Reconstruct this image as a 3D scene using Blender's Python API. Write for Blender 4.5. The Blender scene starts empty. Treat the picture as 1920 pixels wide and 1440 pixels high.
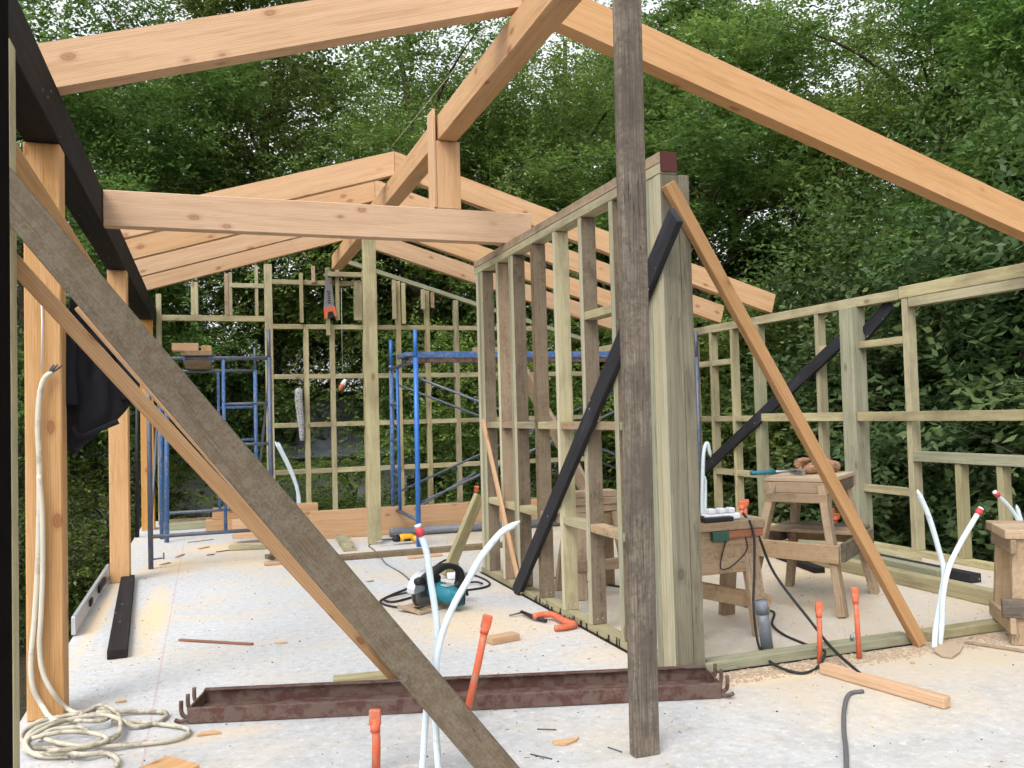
import bpy, math, random
import numpy as np
from mathutils import Vector, Matrix

random.seed(7)
S = bpy.context.scene
COL = S.collection

# ------------------------------------------------------------------ camera
FPX = 1620.0
CAMH = 1.22
_vy = np.array([387 - 960, 792 - 720, 0.0]); _b = np.array([1, -0.0265, 0.0])
_t = -(_vy @ _vy + FPX * FPX) / (_vy @ _b)
_y = _vy.copy(); _y[2] = FPX; _y /= np.linalg.norm(_y)
_x = _vy + _t * _b; _x[2] = FPX; _x /= np.linalg.norm(_x)
if _x[0] < 0: _x = -_x
_z = np.cross(_x, _y)
if _z[1] > 0: _z = -_z
RW = np.stack([_x, _y, _z])          # rows: world axes seen from the camera (x right, y down, z forward)
cam = bpy.data.cameras.new('camera'); camo = bpy.data.objects.new('camera', cam); COL.objects.link(camo)
cam.sensor_fit = 'HORIZONTAL'; cam.sensor_width = 36.0; cam.lens = FPX / 1920 * 36.0
cam.clip_start = 0.05; cam.clip_end = 1000
_m = Matrix.Identity(4)
for r in range(3):
    _m[r][0] = RW[r][0]; _m[r][1] = -RW[r][1]; _m[r][2] = -RW[r][2]
_m[0][3], _m[1][3], _m[2][3] = 0, 0, CAMH
camo.matrix_world = _m
S.camera = camo

# ------------------------------------------------------------------ sky, sun, exposure
SUN_EL, SUN_AZ = math.radians(52), math.radians(-132)      # azimuth from +Y towards +X
world = bpy.data.worlds.new('World'); S.world = world; world.use_nodes = True
nt = world.node_tree; nt.nodes.clear()
out = nt.nodes.new('ShaderNodeOutputWorld'); bg = nt.nodes.new('ShaderNodeBackground')
sky = nt.nodes.new('ShaderNodeTexSky'); sky.sky_type = 'NISHITA'; sky.sun_disc = False
sky.sun_elevation = SUN_EL; sky.sun_rotation = SUN_AZ
sky.air_density = 4.0; sky.dust_density = 3.0; sky.ozone_density = 1.0
hs = nt.nodes.new('ShaderNodeHueSaturation'); hs.inputs['Saturation'].default_value = 0.12
hs.inputs['Value'].default_value = 1.0
nt.links.new(sky.outputs[0], hs.inputs['Color']); tn = nt.nodes.new('ShaderNodeMix'); tn.data_type = 'RGBA'; tn.blend_type = 'MULTIPLY'; tn.inputs[0].default_value = 1.0; tn.inputs[7].default_value = (0.96, 0.99, 1.05, 1)
nt.links.new(hs.outputs[0], tn.inputs[6]); nt.links.new(tn.outputs[2], bg.inputs[0])
bg.inputs[1].default_value = 0.15
nt.links.new(bg.outputs[0], out.inputs[0])
sl = bpy.data.lights.new('sun', 'SUN'); sl.energy = 0.9; sl.angle = math.radians(25); sl.color = (1.0, 0.96, 0.9)
so = bpy.data.objects.new('sun', sl); COL.objects.link(so)
_d = Vector((math.sin(SUN_AZ) * math.cos(SUN_EL), math.cos(SUN_AZ) * math.cos(SUN_EL), math.sin(SUN_EL)))
so.rotation_euler = _d.to_track_quat('Z', 'Y').to_euler()
S.render.engine = 'CYCLES'
S.view_settings.view_transform = 'Standard'; S.view_settings.look = 'None'
S.view_settings.gamma = 1.0; S.view_settings.use_curve_mapping = False
S.view_settings.exposure = 0.95
S.render.resolution_x = 1024; S.render.resolution_y = 768
S.cycles.max_bounces = 4; S.cycles.diffuse_bounces = 4; S.cycles.glossy_bounces = 1; S.cycles.transmission_bounces = 2
S.cycles.use_adaptive_sampling = True; S.cycles.adaptive_threshold = 0.035; S.cycles.adaptive_min_samples = 8
S.cycles.caustics_reflective = False; S.cycles.caustics_refractive = False

# ------------------------------------------------------------------ surveying: photo point -> point on a real plane
def U(px, py, ax, val):
    d = RW @ np.array([px - 960.0, py - 720.0, FPX]); o = np.array([0, 0, CAMH]); i = 'XYZ'.index(ax)
    t = (val - o[i]) / d[i]
    return Vector((o + t * d).tolist())
def F(px, py, z=0.0): return U(px, py, 'Z', z)

# ------------------------------------------------------------------ materials
def srgb(r, g, b):
    f = lambda c: (c / 255 / 12.92) if c / 255 <= 0.04045 else ((c / 255 + 0.055) / 1.055) ** 2.4
    return (f(r), f(g), f(b), 1)
class NT:
    def __init__(s, name, rough=0.7, spec=0.3):
        s.m = bpy.data.materials.new(name); s.m.use_nodes = True
        s.t = s.m.node_tree; s.b = s.t.nodes['Principled BSDF']
        s.b.inputs['Roughness'].default_value = rough; s.b.inputs['Specular IOR Level'].default_value = spec
    def n(s, typ, **kw):
        nd = s.t.nodes.new(typ)
        for k, v in kw.items():
            if k.startswith('i_'):
                key = k[2:]; key = int(key) if key.isdigit() else key.replace('_', ' ')
                nd.inputs[key].default_value = v
            else: setattr(nd, k, v)
        return nd
    def l(s, a, b): s.t.links.new(a, b)
    def math(s, op, a, b=None):
        nd = s.n('ShaderNodeMath', operation=op)
        for i, v in enumerate((a, b)):
            if v is None: continue
            if isinstance(v, (int, float)): nd.inputs[i].default_value = v
            else: s.l(v, nd.inputs[i])
        return nd.outputs[0]
    def ramp(s, fac, stops):
        nd = s.n('ShaderNodeValToRGB'); e = nd.color_ramp.elements
        while len(e) < len(stops): e.new(0.5)
        for i, (p, c) in enumerate(stops):
            e[i].position = p; e[i].color = c if len(c) == 4 else (*c, 1)
        s.l(fac, nd.inputs[0]); return nd.outputs[0]
    def mix(s, fac, a, b, mode='MIX'):
        nd = s.n('ShaderNodeMix', data_type='RGBA', blend_type=mode)
        for sock, v in ((nd.inputs[0], fac), (nd.inputs[6], a), (nd.inputs[7], b)):
            if isinstance(v, (int, float)): sock.default_value = v
            elif isinstance(v, tuple): sock.default_value = v if len(v) == 4 else (*v, 1)
            else: s.l(v, sock)
        return nd.outputs[2]
    def noise(s, vec, scale, detail=4, rough=0.55, dist=0.0):
        nd = s.n('ShaderNodeTexNoise'); nd.inputs['Scale'].default_value = scale
        nd.inputs['Detail'].default_value = detail; nd.inputs['Roughness'].default_value = rough
        nd.inputs['Distortion'].default_value = dist
        s.l(vec, nd.inputs['Vector']); return nd.outputs[0]
    def coords(s, scale=(1, 1, 1), rnd=True):
        tc = s.n('ShaderNodeTexCoord'); v = tc.outputs['Object']
        if rnd:
            oi = s.n('ShaderNodeObjectInfo'); mu = s.math('MULTIPLY', oi.outputs['Random'], 37.0)
            cb = s.n('ShaderNodeCombineXYZ'); s.l(mu, cb.inputs[0]); s.l(mu, cb.inputs[1])
            ad = s.n('ShaderNodeVectorMath', operation='ADD'); s.l(v, ad.inputs[0]); s.l(cb.outputs[0], ad.inputs[1]); v = ad.outputs[0]
            s.rnd = oi.outputs['Random']
            c2 = s.n('ShaderNodeCombineXYZ'); s.l(mu, c2.inputs[0]); a2 = s.n('ShaderNodeVectorMath', operation='ADD'); s.l(tc.outputs['Object'], a2.inputs[0]); s.l(c2.outputs[0], a2.inputs[1]); s.raw0 = a2.outputs[0]
        s.raw = v
        mp = s.n('ShaderNodeMapping'); mp.inputs['Scale'].default_value = scale
        s.l(v, mp.inputs[0]); return mp.outputs[0]
    def bump(s, h, strength=0.3, dist=0.01):
        nd = s.n('ShaderNodeBump'); nd.inputs['Strength'].default_value = strength; nd.inputs['Distance'].default_value = dist
        s.l(h, nd.inputs['Height']); s.l(nd.outputs[0], s.b.inputs['Normal'])
    def base(s, c):
        if isinstance(c, tuple): s.b.inputs['Base Color'].default_value = c if len(c) == 4 else (*c, 1)
        else: s.l(c, s.b.inputs['Base Color'])

def wood(name, light, mid, dark, knot=None, knot_amt=0.55, blotch=None, blotch_at=0.55, vary=0.16, rough=0.75, grain=1.0, mottle=None, crack=0.0, spec=0.25, fine=0.3, ring=0.30, mscale=11, fleck=0.0):
    M = NT(name, rough, spec)
    v = M.coords((0.55, 11, 11))
    g1 = M.noise(v, 2.2 * grain, 3, 0.65, 0.9)
    v2 = M.n('ShaderNodeMapping'); v2.inputs['Scale'].default_value = (1.6, 55, 55); M.l(M.raw, v2.inputs[0])
    g2 = M.noise(v2.outputs[0], 2.6, 2, 0.6)
    g = M.math('ADD', M.math('MULTIPLY', g1, 1 - fine), M.math('MULTIPLY', g2, fine))
    col = M.ramp(g, [(0.32, dark), (0.48, mid), (0.66, light)])
    wv = M.n('ShaderNodeTexWave', wave_type='RINGS', rings_direction='X')
    wm = M.n('ShaderNodeMapping'); wm.inputs['Scale'].default_value = (0.10, 1, 1); wm.inputs['Location'].default_value = (0, 0.09, 0.13); M.l(M.raw0, wm.inputs[0])
    M.l(wm.outputs[0], wv.inputs['Vector']); wv.inputs['Scale'].default_value = 34; wv.inputs['Distortion'].default_value = 5.0
    wv.inputs['Detail'].default_value = 2.0; wv.inputs['Detail Scale'].default_value = 1.6
    col = M.mix(M.math('MULTIPLY', M.ramp(wv.outputs[1], [(0.55, (0, 0, 0)), (0.95, (1, 1, 1))]), ring), col, tuple(0.72 * x for x in dark))
    if blotch is not None:
        b = M.noise(M.raw, 3.2, 4, 0.65)
        st = M.n('ShaderNodeMapping'); st.inputs['Scale'].default_value = (0.8, 4, 4); M.l(M.raw, st.inputs[0])
        b2 = M.noise(st.outputs[0], 2.0, 3, 0.7)
        bb = M.math('ADD', M.math('MULTIPLY', b, 0.45), M.math('MULTIPLY', b2, 0.55))
        f = M.ramp(bb, [(blotch_at - 0.09, (0, 0, 0)), (blotch_at + 0.1, (1, 1, 1))])
        col = M.mix(M.math('MULTIPLY', f, 0.75), col, blotch)
    if knot is not None:
        mp = M.n('ShaderNodeMapping'); mp.inputs['Scale'].default_value = (4.6, 8.5, 8.5); M.l(M.raw, mp.inputs[0])
        vo = M.n('ShaderNodeTexVoronoi'); vo.inputs['Scale'].default_value = 1.0; M.l(mp.outputs[0], vo.inputs['Vector'])
        sp = M.n('ShaderNodeSeparateColor'); M.l(vo.outputs['Color'], sp.inputs[0])
        has = M.math('GREATER_THAN', sp.outputs[0], knot_amt)
        dn = M.math('ADD', vo.outputs['Distance'], M.math('MULTIPLY', M.math('SUBTRACT', g2, 0.5), 0.10))
        k = M.ramp(dn, [(0.0, (1, 1, 1)), (0.09, (0.75, 0.75, 0.75)), (0.125, (1, 1, 1)), (0.16, (0.3, 0.3, 0.3)), (0.27, (0, 0, 0))])
        col = M.mix(M.math('MULTIPLY', M.math('MULTIPLY', k, has), 0.78), col, knot)
    if mottle is not None:
        mo = M.noise(M.raw, mscale, 3, 0.7); mo2 = M.noise(M.raw, mscale * 4, 2, 0.7)
        col = M.mix(M.ramp(M.math('ADD', M.math('MULTIPLY', mo, 0.65), M.math('MULTIPLY', mo2, 0.35)), [(0.42, (0, 0, 0)), (0.62, (0.8, 0.8, 0.8))]), col, mottle)
    if crack > 0:
        mc = M.n('ShaderNodeMapping'); mc.inputs['Scale'].default_value = (0.9, 26, 26); M.l(M.raw, mc.inputs[0])
        cn = M.noise(mc.outputs[0], 2.0, 2, 0.5)
        line = M.ramp(M.math('ABSOLUTE', M.math('SUBTRACT', cn, 0.5)), [(0.0, (1, 1, 1)), (0.016, (0, 0, 0))])
        gate = M.ramp(M.noise(M.raw, 2.3, 1), [(0.5, (0, 0, 0)), (0.6, (1, 1, 1))])
        col = M.mix(M.math('MULTIPLY', M.math('MULTIPLY', line, gate), crack), col, tuple(x * 0.35 for x in dark))
    if fleck:
        fv = M.n('ShaderNodeTexVoronoi'); fv.inputs['Scale'].default_value = 26; M.l(M.raw, fv.inputs['Vector'])
        fs = M.n('ShaderNodeSeparateColor'); M.l(fv.outputs['Color'], fs.inputs[0])
        col = M.mix(M.math('MULTIPLY', M.math('LESS_THAN', fv.outputs['Distance'], 0.16), M.math('GREATER_THAN', fs.outputs[0], 1 - fleck)), col, (0.35, 0.34, 0.32))
    hv = M.n('ShaderNodeHueSaturation'); M.l(col, hv.inputs['Color'])
    M.l(M.math('ADD', M.math('MULTIPLY', M.rnd, 2 * vary), 1 - vary), hv.inputs['Value'])
    r2 = M.math('FRACT', M.math('MULTIPLY', M.rnd, 13.7))
    M.l(M.math('ADD', M.math('MULTIPLY', r2, 0.22), 0.89), hv.inputs['Saturation'])
    M.base(hv.outputs[0]); M.bump(g2, 0.25, 0.003)
    return M.m

def plain(name, col, rough=0.6, spec=0.3, metal=0.0, dirt=None, dirt_at=0.6, scale=9.0, bump=0.0):
    M = NT(name, rough, spec); M.b.inputs['Metallic'].default_value = metal
    v = M.coords()
    n = M.noise(M.raw, scale, 3, 0.65)
    c = M.mix(n, tuple(x * 0.82 for x in col[:3]) , tuple(min(1, x * 1.15) for x in col[:3]))
    if dirt is not None:
        n2 = M.noise(M.raw, scale * 1.9, 4, 0.7)
        f = M.ramp(n2, [(dirt_at - 0.06, (0, 0, 0)), (dirt_at + 0.05, (1, 1, 1))])
        c = M.mix(f, c, dirt)
    M.base(c)
    if bump: M.bump(n, bump, 0.01)
    return M.m

MT = {}
MT['fir'] = wood('fresh_fir', (0.585, 0.372, 0.216), (0.531, 0.324, 0.174), (0.432, 0.247, 0.120), knot=(0.22, 0.075, 0.03), knot_amt=0.5, vary=0.09, crack=0.35)
MT['pinkfir'] = wood('pale_fir', (0.603, 0.394, 0.245), (0.558, 0.350, 0.203), (0.468, 0.277, 0.149), knot=(0.27, 0.11, 0.05), knot_amt=0.5, vary=0.06, crack=0.25)
MT['pinkfir2'] = wood('rafter_fir', (0.594, 0.376, 0.220), (0.549, 0.333, 0.183), (0.459, 0.260, 0.129), knot=(0.26, 0.10, 0.045), knot_amt=0.5, vary=0.04, crack=0.25)
MT['post'] = wood('post_fir', (0.621, 0.363, 0.166), (0.558, 0.307, 0.124), (0.450, 0.225, 0.075), knot=(0.23, 0.075, 0.025), knot_amt=0.35, vary=0.06, crack=0.4)
MT['firdark'] = wood('darker_fir', (0.46, 0.28, 0.155), (0.40, 0.235, 0.12), (0.31, 0.175, 0.085), knot=(0.18, 0.07, 0.03), knot_amt=0.55, vary=0.05, crack=0.4)
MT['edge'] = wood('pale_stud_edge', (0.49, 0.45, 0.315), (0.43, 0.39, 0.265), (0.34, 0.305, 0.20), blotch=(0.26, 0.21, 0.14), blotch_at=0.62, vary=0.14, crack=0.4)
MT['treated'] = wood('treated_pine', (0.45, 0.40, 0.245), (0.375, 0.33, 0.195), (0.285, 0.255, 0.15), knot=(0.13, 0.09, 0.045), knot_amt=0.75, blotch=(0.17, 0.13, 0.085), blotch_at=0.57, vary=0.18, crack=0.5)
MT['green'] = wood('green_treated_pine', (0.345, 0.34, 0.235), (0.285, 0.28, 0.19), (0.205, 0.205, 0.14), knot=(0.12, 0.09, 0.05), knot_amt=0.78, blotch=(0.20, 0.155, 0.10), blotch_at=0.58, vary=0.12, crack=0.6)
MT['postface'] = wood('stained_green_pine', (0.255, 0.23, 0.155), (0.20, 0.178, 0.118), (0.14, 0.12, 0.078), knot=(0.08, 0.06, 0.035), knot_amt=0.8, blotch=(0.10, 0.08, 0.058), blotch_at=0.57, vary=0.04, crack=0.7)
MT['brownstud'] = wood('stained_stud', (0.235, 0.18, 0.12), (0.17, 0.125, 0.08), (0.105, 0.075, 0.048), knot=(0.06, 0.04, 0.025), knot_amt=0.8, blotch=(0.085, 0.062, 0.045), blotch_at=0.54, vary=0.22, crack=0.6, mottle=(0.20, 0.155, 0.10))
MT['weather'] = wood('weathered_wood', (0.285, 0.235, 0.175), (0.19, 0.15, 0.108), (0.10, 0.076, 0.055), knot=(0.05, 0.035, 0.025), knot_amt=0.85, blotch=(0.055, 0.043, 0.036), blotch_at=0.52, vary=0.06, crack=0.9, fine=0.5, mottle=(0.085, 0.066, 0.050), mscale=14)
MT['plank'] = wood('old_plank', (0.150, 0.113, 0.077), (0.122, 0.091, 0.061), (0.090, 0.067, 0.045), knot=(0.06, 0.04, 0.028), knot_amt=0.8, blotch=(0.095, 0.072, 0.050), blotch_at=0.54, vary=0.03, crack=0.7, mottle=(0.165, 0.138, 0.104), fine=0.45, ring=0.2, mscale=26)
MT['horse'] = wood('used_timber', (0.42, 0.30, 0.185), (0.33, 0.225, 0.135), (0.23, 0.15, 0.085), knot=(0.09, 0.05, 0.03), knot_amt=0.8, blotch=(0.16, 0.12, 0.085), blotch_at=0.55, vary=0.2, crack=0.6, mottle=(0.36, 0.27, 0.18))
MT['redwood'] = wood('reddish_wood', (0.33, 0.16, 0.10), (0.26, 0.115, 0.07), (0.18, 0.075, 0.045), vary=0.1)
MT['blackwood'] = wood('black_painted_wood', (0.030, 0.026, 0.025), (0.021, 0.018, 0.018), (0.013, 0.011, 0.011), blotch=(0.035, 0.030, 0.028), blotch_at=0.62, vary=0.1, rough=0.8, spec=0.12, fleck=0.05, crack=0.6)
MT['navywood'] = wood('dark_stained_brace', (0.030, 0.030, 0.036), (0.020, 0.020, 0.025), (0.013, 0.013, 0.016), blotch=(0.06, 0.06, 0.07), blotch_at=0.64, vary=0.1, rough=0.6, fleck=0.05)
MT['redend'] = plain('red_sealed_end', (0.085, 0.022, 0.018), 0.6, bump=0.2)
MT['dpc'] = plain('black_damp_course', (0.012, 0.012, 0.013), 0.5)
MT['blue'] = plain('chipped_blue_paint', (0.045, 0.13, 0.33), 0.5, 0.35, 0.0, dirt=(0.20, 0.20, 0.22), dirt_at=0.56, scale=16)
MT['bluenew'] = plain('bright_blue_paint', (0.03, 0.15, 0.48), 0.35, 0.45, 0.0, dirt=(0.10, 0.17, 0.33), dirt_at=0.72, scale=14)
MT['bluegrey'] = plain('worn_blue_steel', (0.115, 0.125, 0.15), 0.45, 0.4, 0.3, dirt=(0.03, 0.09, 0.27), dirt_at=0.60, scale=14)
MT['steel'] = plain('dull_steel', (0.30, 0.30, 0.31), 0.42, 0.5, 0.8, dirt=(0.12, 0.09, 0.07), dirt_at=0.66)
MT['alu'] = plain('aluminium', (0.62, 0.63, 0.66), 0.38, 0.5, 0.55)
MT['oxide'] = plain('red_oxide_steel', (0.085, 0.037, 0.030), 0.65, 0.3, 0.0, dirt=(0.125, 0.083, 0.066), dirt_at=0.49, scale=9, bump=0.3)
MT['orange'] = plain('orange_conduit', (0.60, 0.125, 0.055), 0.55, 0.3, 0.0, dirt=(0.40, 0.20, 0.14), dirt_at=0.57, scale=14)
MT['greypvc'] = plain('grey_pvc', (0.15, 0.165, 0.19), 0.5, 0.35, 0.0, dirt=(0.25, 0.255, 0.26), dirt_at=0.62)
MT['white'] = plain('white_pipe', (0.60, 0.68, 0.72), 0.42, 0.4, 0.0, dirt=(0.46, 0.48, 0.47), dirt_at=0.66)
MT['cream'] = plain('cream_hose', (0.48, 0.44, 0.35), 0.6, 0.25, 0.0, dirt=(0.25, 0.215, 0.16), dirt_at=0.55, scale=6)
MT['conduit'] = plain('dusty_white_conduit', (0.60, 0.55, 0.45), 0.5, 0.3, 0.0, dirt=(0.42, 0.36, 0.27), dirt_at=0.62, scale=5)
MT['redcap'] = plain('red_cap', (0.55, 0.05, 0.06), 0.45)
MT['rubber'] = plain('black_cable', (0.020, 0.020, 0.022), 0.55)
MT['greycord'] = plain('grey_cord', (0.11, 0.11, 0.115), 0.6)
MT['string'] = plain('string', (0.5, 0.5, 0.38), 0.8)
MT['cloth'] = plain('black_cloth', (0.018, 0.018, 0.022), 0.9, 0.15, bump=0.5, scale=30)
MT['leather'] = plain('tan_leather', (0.33, 0.185, 0.105), 0.8, 0.2, dirt=(0.17, 0.095, 0.06), dirt_at=0.55, bump=0.4, scale=20)
MT['yellow'] = plain('yellow_plastic', (0.70, 0.36, 0.025), 0.45)
MT['teal'] = plain('teal_plastic', (0.015, 0.16, 0.22), 0.45, dirt=(0.12, 0.15, 0.15), dirt_at=0.64)
MT['blackp'] = plain('black_plastic', (0.016, 0.016, 0.018), 0.5)
MT['whitep'] = plain('white_plastic', (0.76, 0.77, 0.80), 0.4)
MT['board'] = plain('brown_board', (0.40, 0.30, 0.21), 0.85, 0.2, scale=25)
MT['sawdust'] = plain('sawdust', (0.55, 0.43, 0.28), 0.9, 0.1, scale=3)
MT['foam'] = plain('white_foam', (0.45, 0.45, 0.46), 0.8, 0.2, dirt=(0.16, 0.15, 0.14), dirt_at=0.52, scale=30)
MT['jamb'] = plain('dark_frame', (0.004, 0.0025, 0.0025), 0.9, 0.03)
MT['housewall'] = plain('pale_weatherboard', (0.42, 0.42, 0.40), 0.7)
MT['rooftile'] = plain('grey_roof_tile', (0.22, 0.225, 0.26), 0.6, dirt=(0.14, 0.14, 0.16), dirt_at=0.6, scale=3)
MT['darkglass'] = plain('dark_glass', (0.02, 0.022, 0.025), 0.1, 0.5)
MT['greenpaint'] = plain('green_paint', (0.03, 0.085, 0.06), 0.6)
MT['bark'] = plain('bark', (0.085, 0.067, 0.050), 0.9, 0.1, dirt=(0.17, 0.15, 0.12), dirt_at=0.60, scale=5, bump=0.8)

def concrete():
    M = NT('concrete', 0.72, 0.3); v = M.coords(rnd=False); raw = M.raw
    big = M.noise(raw, 0.7, 4, 0.6, 0.4); midn = M.noise(raw, 5, 8, 0.72); fine = M.noise(raw, 70, 3, 0.75); grit = M.noise(raw, 24, 5, 0.75)
    c = M.ramp(big, [(0.3, (0.46, 0.467, 0.485)), (0.7, (0.55, 0.555, 0.57))])
    c = M.mix(M.math('MULTIPLY', midn, 0.5), c, (0.50, 0.50, 0.50))
    c = M.mix(M.ramp(fine, [(0.35, (0.45, 0.45, 0.45)), (0.6, (0, 0, 0))]), c, (0.36, 0.355, 0.35))
    sx = M.n('ShaderNodeSeparateXYZ'); M.l(raw, sx.inputs[0])
    # greyer, mottled foreground towards the camera
    wn = M.math('ADD', sx.outputs[1], M.math('MULTIPLY', midn, 1.1))
    front = M.n('ShaderNodeMapRange', i_1=3.2, i_2=4.5, i_3=1.0, i_4=0.0); M.l(wn, front.inputs[0])
    c = M.mix(M.math('MULTIPLY', front.outputs[0], 0.75), c, M.ramp(midn, [(0.3, (0.30, 0.292, 0.285)), (0.5, (0.40, 0.395, 0.39)), (0.68, (0.47, 0.465, 0.46))]))
    c = M.mix(M.ramp(grit, [(0.30, (0.6, 0.6, 0.6)), (0.47, (0, 0, 0))]), c, (0.24, 0.235, 0.23))
    c = M.mix(M.ramp(grit, [(0.54, (0, 0, 0)), (0.70, (0.7, 0.7, 0.7))]), c, (0.66, 0.66, 0.66))
    # sawdust trodden in the right hand room and in drifts on the left
    rr = M.n('ShaderNodeMapRange', i_1=2.0, i_2=2.5, i_3=0.0, i_4=1.0); M.l(M.math('ADD', sx.outputs[0], M.math('MULTIPLY', midn, 0.3)), rr.inputs[0])
    dn = M.noise(raw, 1.6, 4, 0.68)
    dust = M.ramp(dn, [(0.40, (0, 0, 0)), (0.62, (1, 1, 1))])
    inroom = M.n('ShaderNodeMapRange', i_1=3.2, i_2=3.7, i_3=0.15, i_4=1.0); M.l(wn, inroom.inputs[0])
    c = M.mix(M.math('MULTIPLY', M.math('MULTIPLY', rr.outputs[0], inroom.outputs[0]), M.math('ADD', M.math('MULTIPLY', dust, 0.35), 0.5)), c, (0.50, 0.405, 0.285))
    vd = M.n('ShaderNodeMapping'); vd.inputs['Scale'].default_value = (1.0, 1.6, 1); vd.inputs['Location'].default_value = (3.1, 0.7, 0); M.l(raw, vd.inputs[0])
    d2 = M.noise(vd.outputs[0], 1.25, 6, 0.72)
    dr = M.ramp(d2, [(0.47, (0, 0, 0)), (0.72, (1, 1, 1))])
    far = M.n('ShaderNodeMapRange', i_1=4.0, i_2=7.5, i_3=0.45, i_4=1.0); M.l(sx.outputs[1], far.inputs[0])
    c = M.mix(M.math('MULTIPLY', M.math('MULTIPLY', dr, far.outputs[0]), 0.95), c, (0.62, 0.485, 0.315))
    def heap(x, y, rx, ry, amt, c):
        ex = M.math('DIVIDE', M.math('SUBTRACT', sx.outputs[0], x), rx); ey = M.math('DIVIDE', M.math('SUBTRACT', sx.outputs[1], y), ry)
        q = M.math('ADD', M.math('MULTIPLY', ex, ex), M.math('MULTIPLY', ey, ey))
        q = M.math('ADD', q, M.math('MULTIPLY', M.math('SUBTRACT', midn, 0.5), 2.2))
        f = M.n('ShaderNodeMapRange', i_1=0.0, i_2=1.25, i_3=amt, i_4=0.0); M.l(q, f.inputs[0])
        return M.mix(f.outputs[0], c, (0.66, 0.50, 0.31))
    for h in ((-.33, 6.0, .10, 1.1, .85), (.25, 8.9, .55, .45, .9), (.55, 8.0, .9, .5, .6), (-.3, 7.9, .3, .5, .6), (1.5, 4.85, .5, .5, .65), (1.1, 5.4, .5, .4, .35), (1.95, 4.0, .35, .25, .4), (2.3, 3.36, .45, .10, .6), (-.66, 6.3, .05, 1.3, .8), (4.3, 5.3, .6, .6, .5), (.05, 3.62, .25, .08, .5)):
        c = heap(*h, c)
    # red chalk line snapped along the slab
    ch = M.math('ABSOLUTE', M.math('ADD', sx.outputs[0], M.math('ADD', 0.232, M.math('MULTIPLY', M.math('SUBTRACT', midn, 0.5), 0.006))))
    line = M.math('MULTIPLY', M.math('LESS_THAN', ch, 0.005), M.ramp(fine, [(0.42, (0, 0, 0)), (0.55, (0.55, 0.55, 0.55))]))
    c = M.mix(line, c, (0.42, 0.22, 0.20))
    vo = M.n('ShaderNodeTexVoronoi'); vo.inputs['Scale'].default_value = 9; M.l(raw, vo.inputs['Vector'])
    sp = M.n('ShaderNodeSeparateColor'); M.l(vo.outputs['Color'], sp.inputs[0])
    spot = M.math('MULTIPLY', M.math('LESS_THAN', vo.outputs['Distance'], 0.055), M.math('GREATER_THAN', sp.outputs[1], 0.75))
    c = M.mix(M.math('MULTIPLY', spot, 0.7), c, (0.10, 0.09, 0.085))
    M.base(c); M.bump(fine, 0.2, 0.004)
    return M.m
MT['concrete'] = concrete()

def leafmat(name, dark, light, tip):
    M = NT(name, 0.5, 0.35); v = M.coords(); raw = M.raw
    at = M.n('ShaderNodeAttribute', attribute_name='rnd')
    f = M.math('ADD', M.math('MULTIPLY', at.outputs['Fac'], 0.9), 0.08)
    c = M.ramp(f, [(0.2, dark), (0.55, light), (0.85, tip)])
    hv = M.n('ShaderNodeHueSaturation'); M.l(c, hv.inputs['Color'])
    M.l(M.math('ADD', M.math('MULTIPLY', M.rnd, 0.045), 0.472), hv.inputs['Hue'])
    M.l(M.math('ADD', M.math('MULTIPLY', M.math('FRACT', M.math('MULTIPLY', M.rnd, 7.3)), 0.55), 0.85), hv.inputs['Value'])
    M.base(hv.outputs[0])
    tr = M.n('ShaderNodeBsdfTranslucent'); M.l(hv.outputs[0], tr.inputs[0])
    mx = M.n('ShaderNodeMixShader'); mx.inputs[0].default_value = 0.45
    M.l(M.b.outputs[0], mx.inputs[1]); M.l(tr.outputs[0], mx.inputs[2])
    M.l(mx.outputs[0], M.t.nodes['Material Output'].inputs[0])
    return M.m
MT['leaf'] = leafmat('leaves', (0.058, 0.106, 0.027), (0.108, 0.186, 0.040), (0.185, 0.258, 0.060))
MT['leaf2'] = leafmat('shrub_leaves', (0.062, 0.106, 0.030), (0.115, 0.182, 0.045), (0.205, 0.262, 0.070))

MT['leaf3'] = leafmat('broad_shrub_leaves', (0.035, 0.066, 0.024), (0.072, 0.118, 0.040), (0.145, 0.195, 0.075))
def groundmat():
    M = NT('leaf_litter_ground', 0.95, 0.1); v = M.coords(rnd=False)
    n = M.noise(M.raw, 0.8, 8, 0.7); n2 = M.noise(M.raw, 14, 6, 0.7)
    c = M.ramp(n, [(0.35, (0.030, 0.036, 0.016)), (0.6, (0.060, 0.050, 0.032)), (0.75, (0.045, 0.060, 0.022))])
    M.base(M.mix(n2, c, (0.09, 0.075, 0.05))); M.bump(n2, 0.8, 0.1)
    return M.m
MT['ground'] = groundmat()

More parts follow.
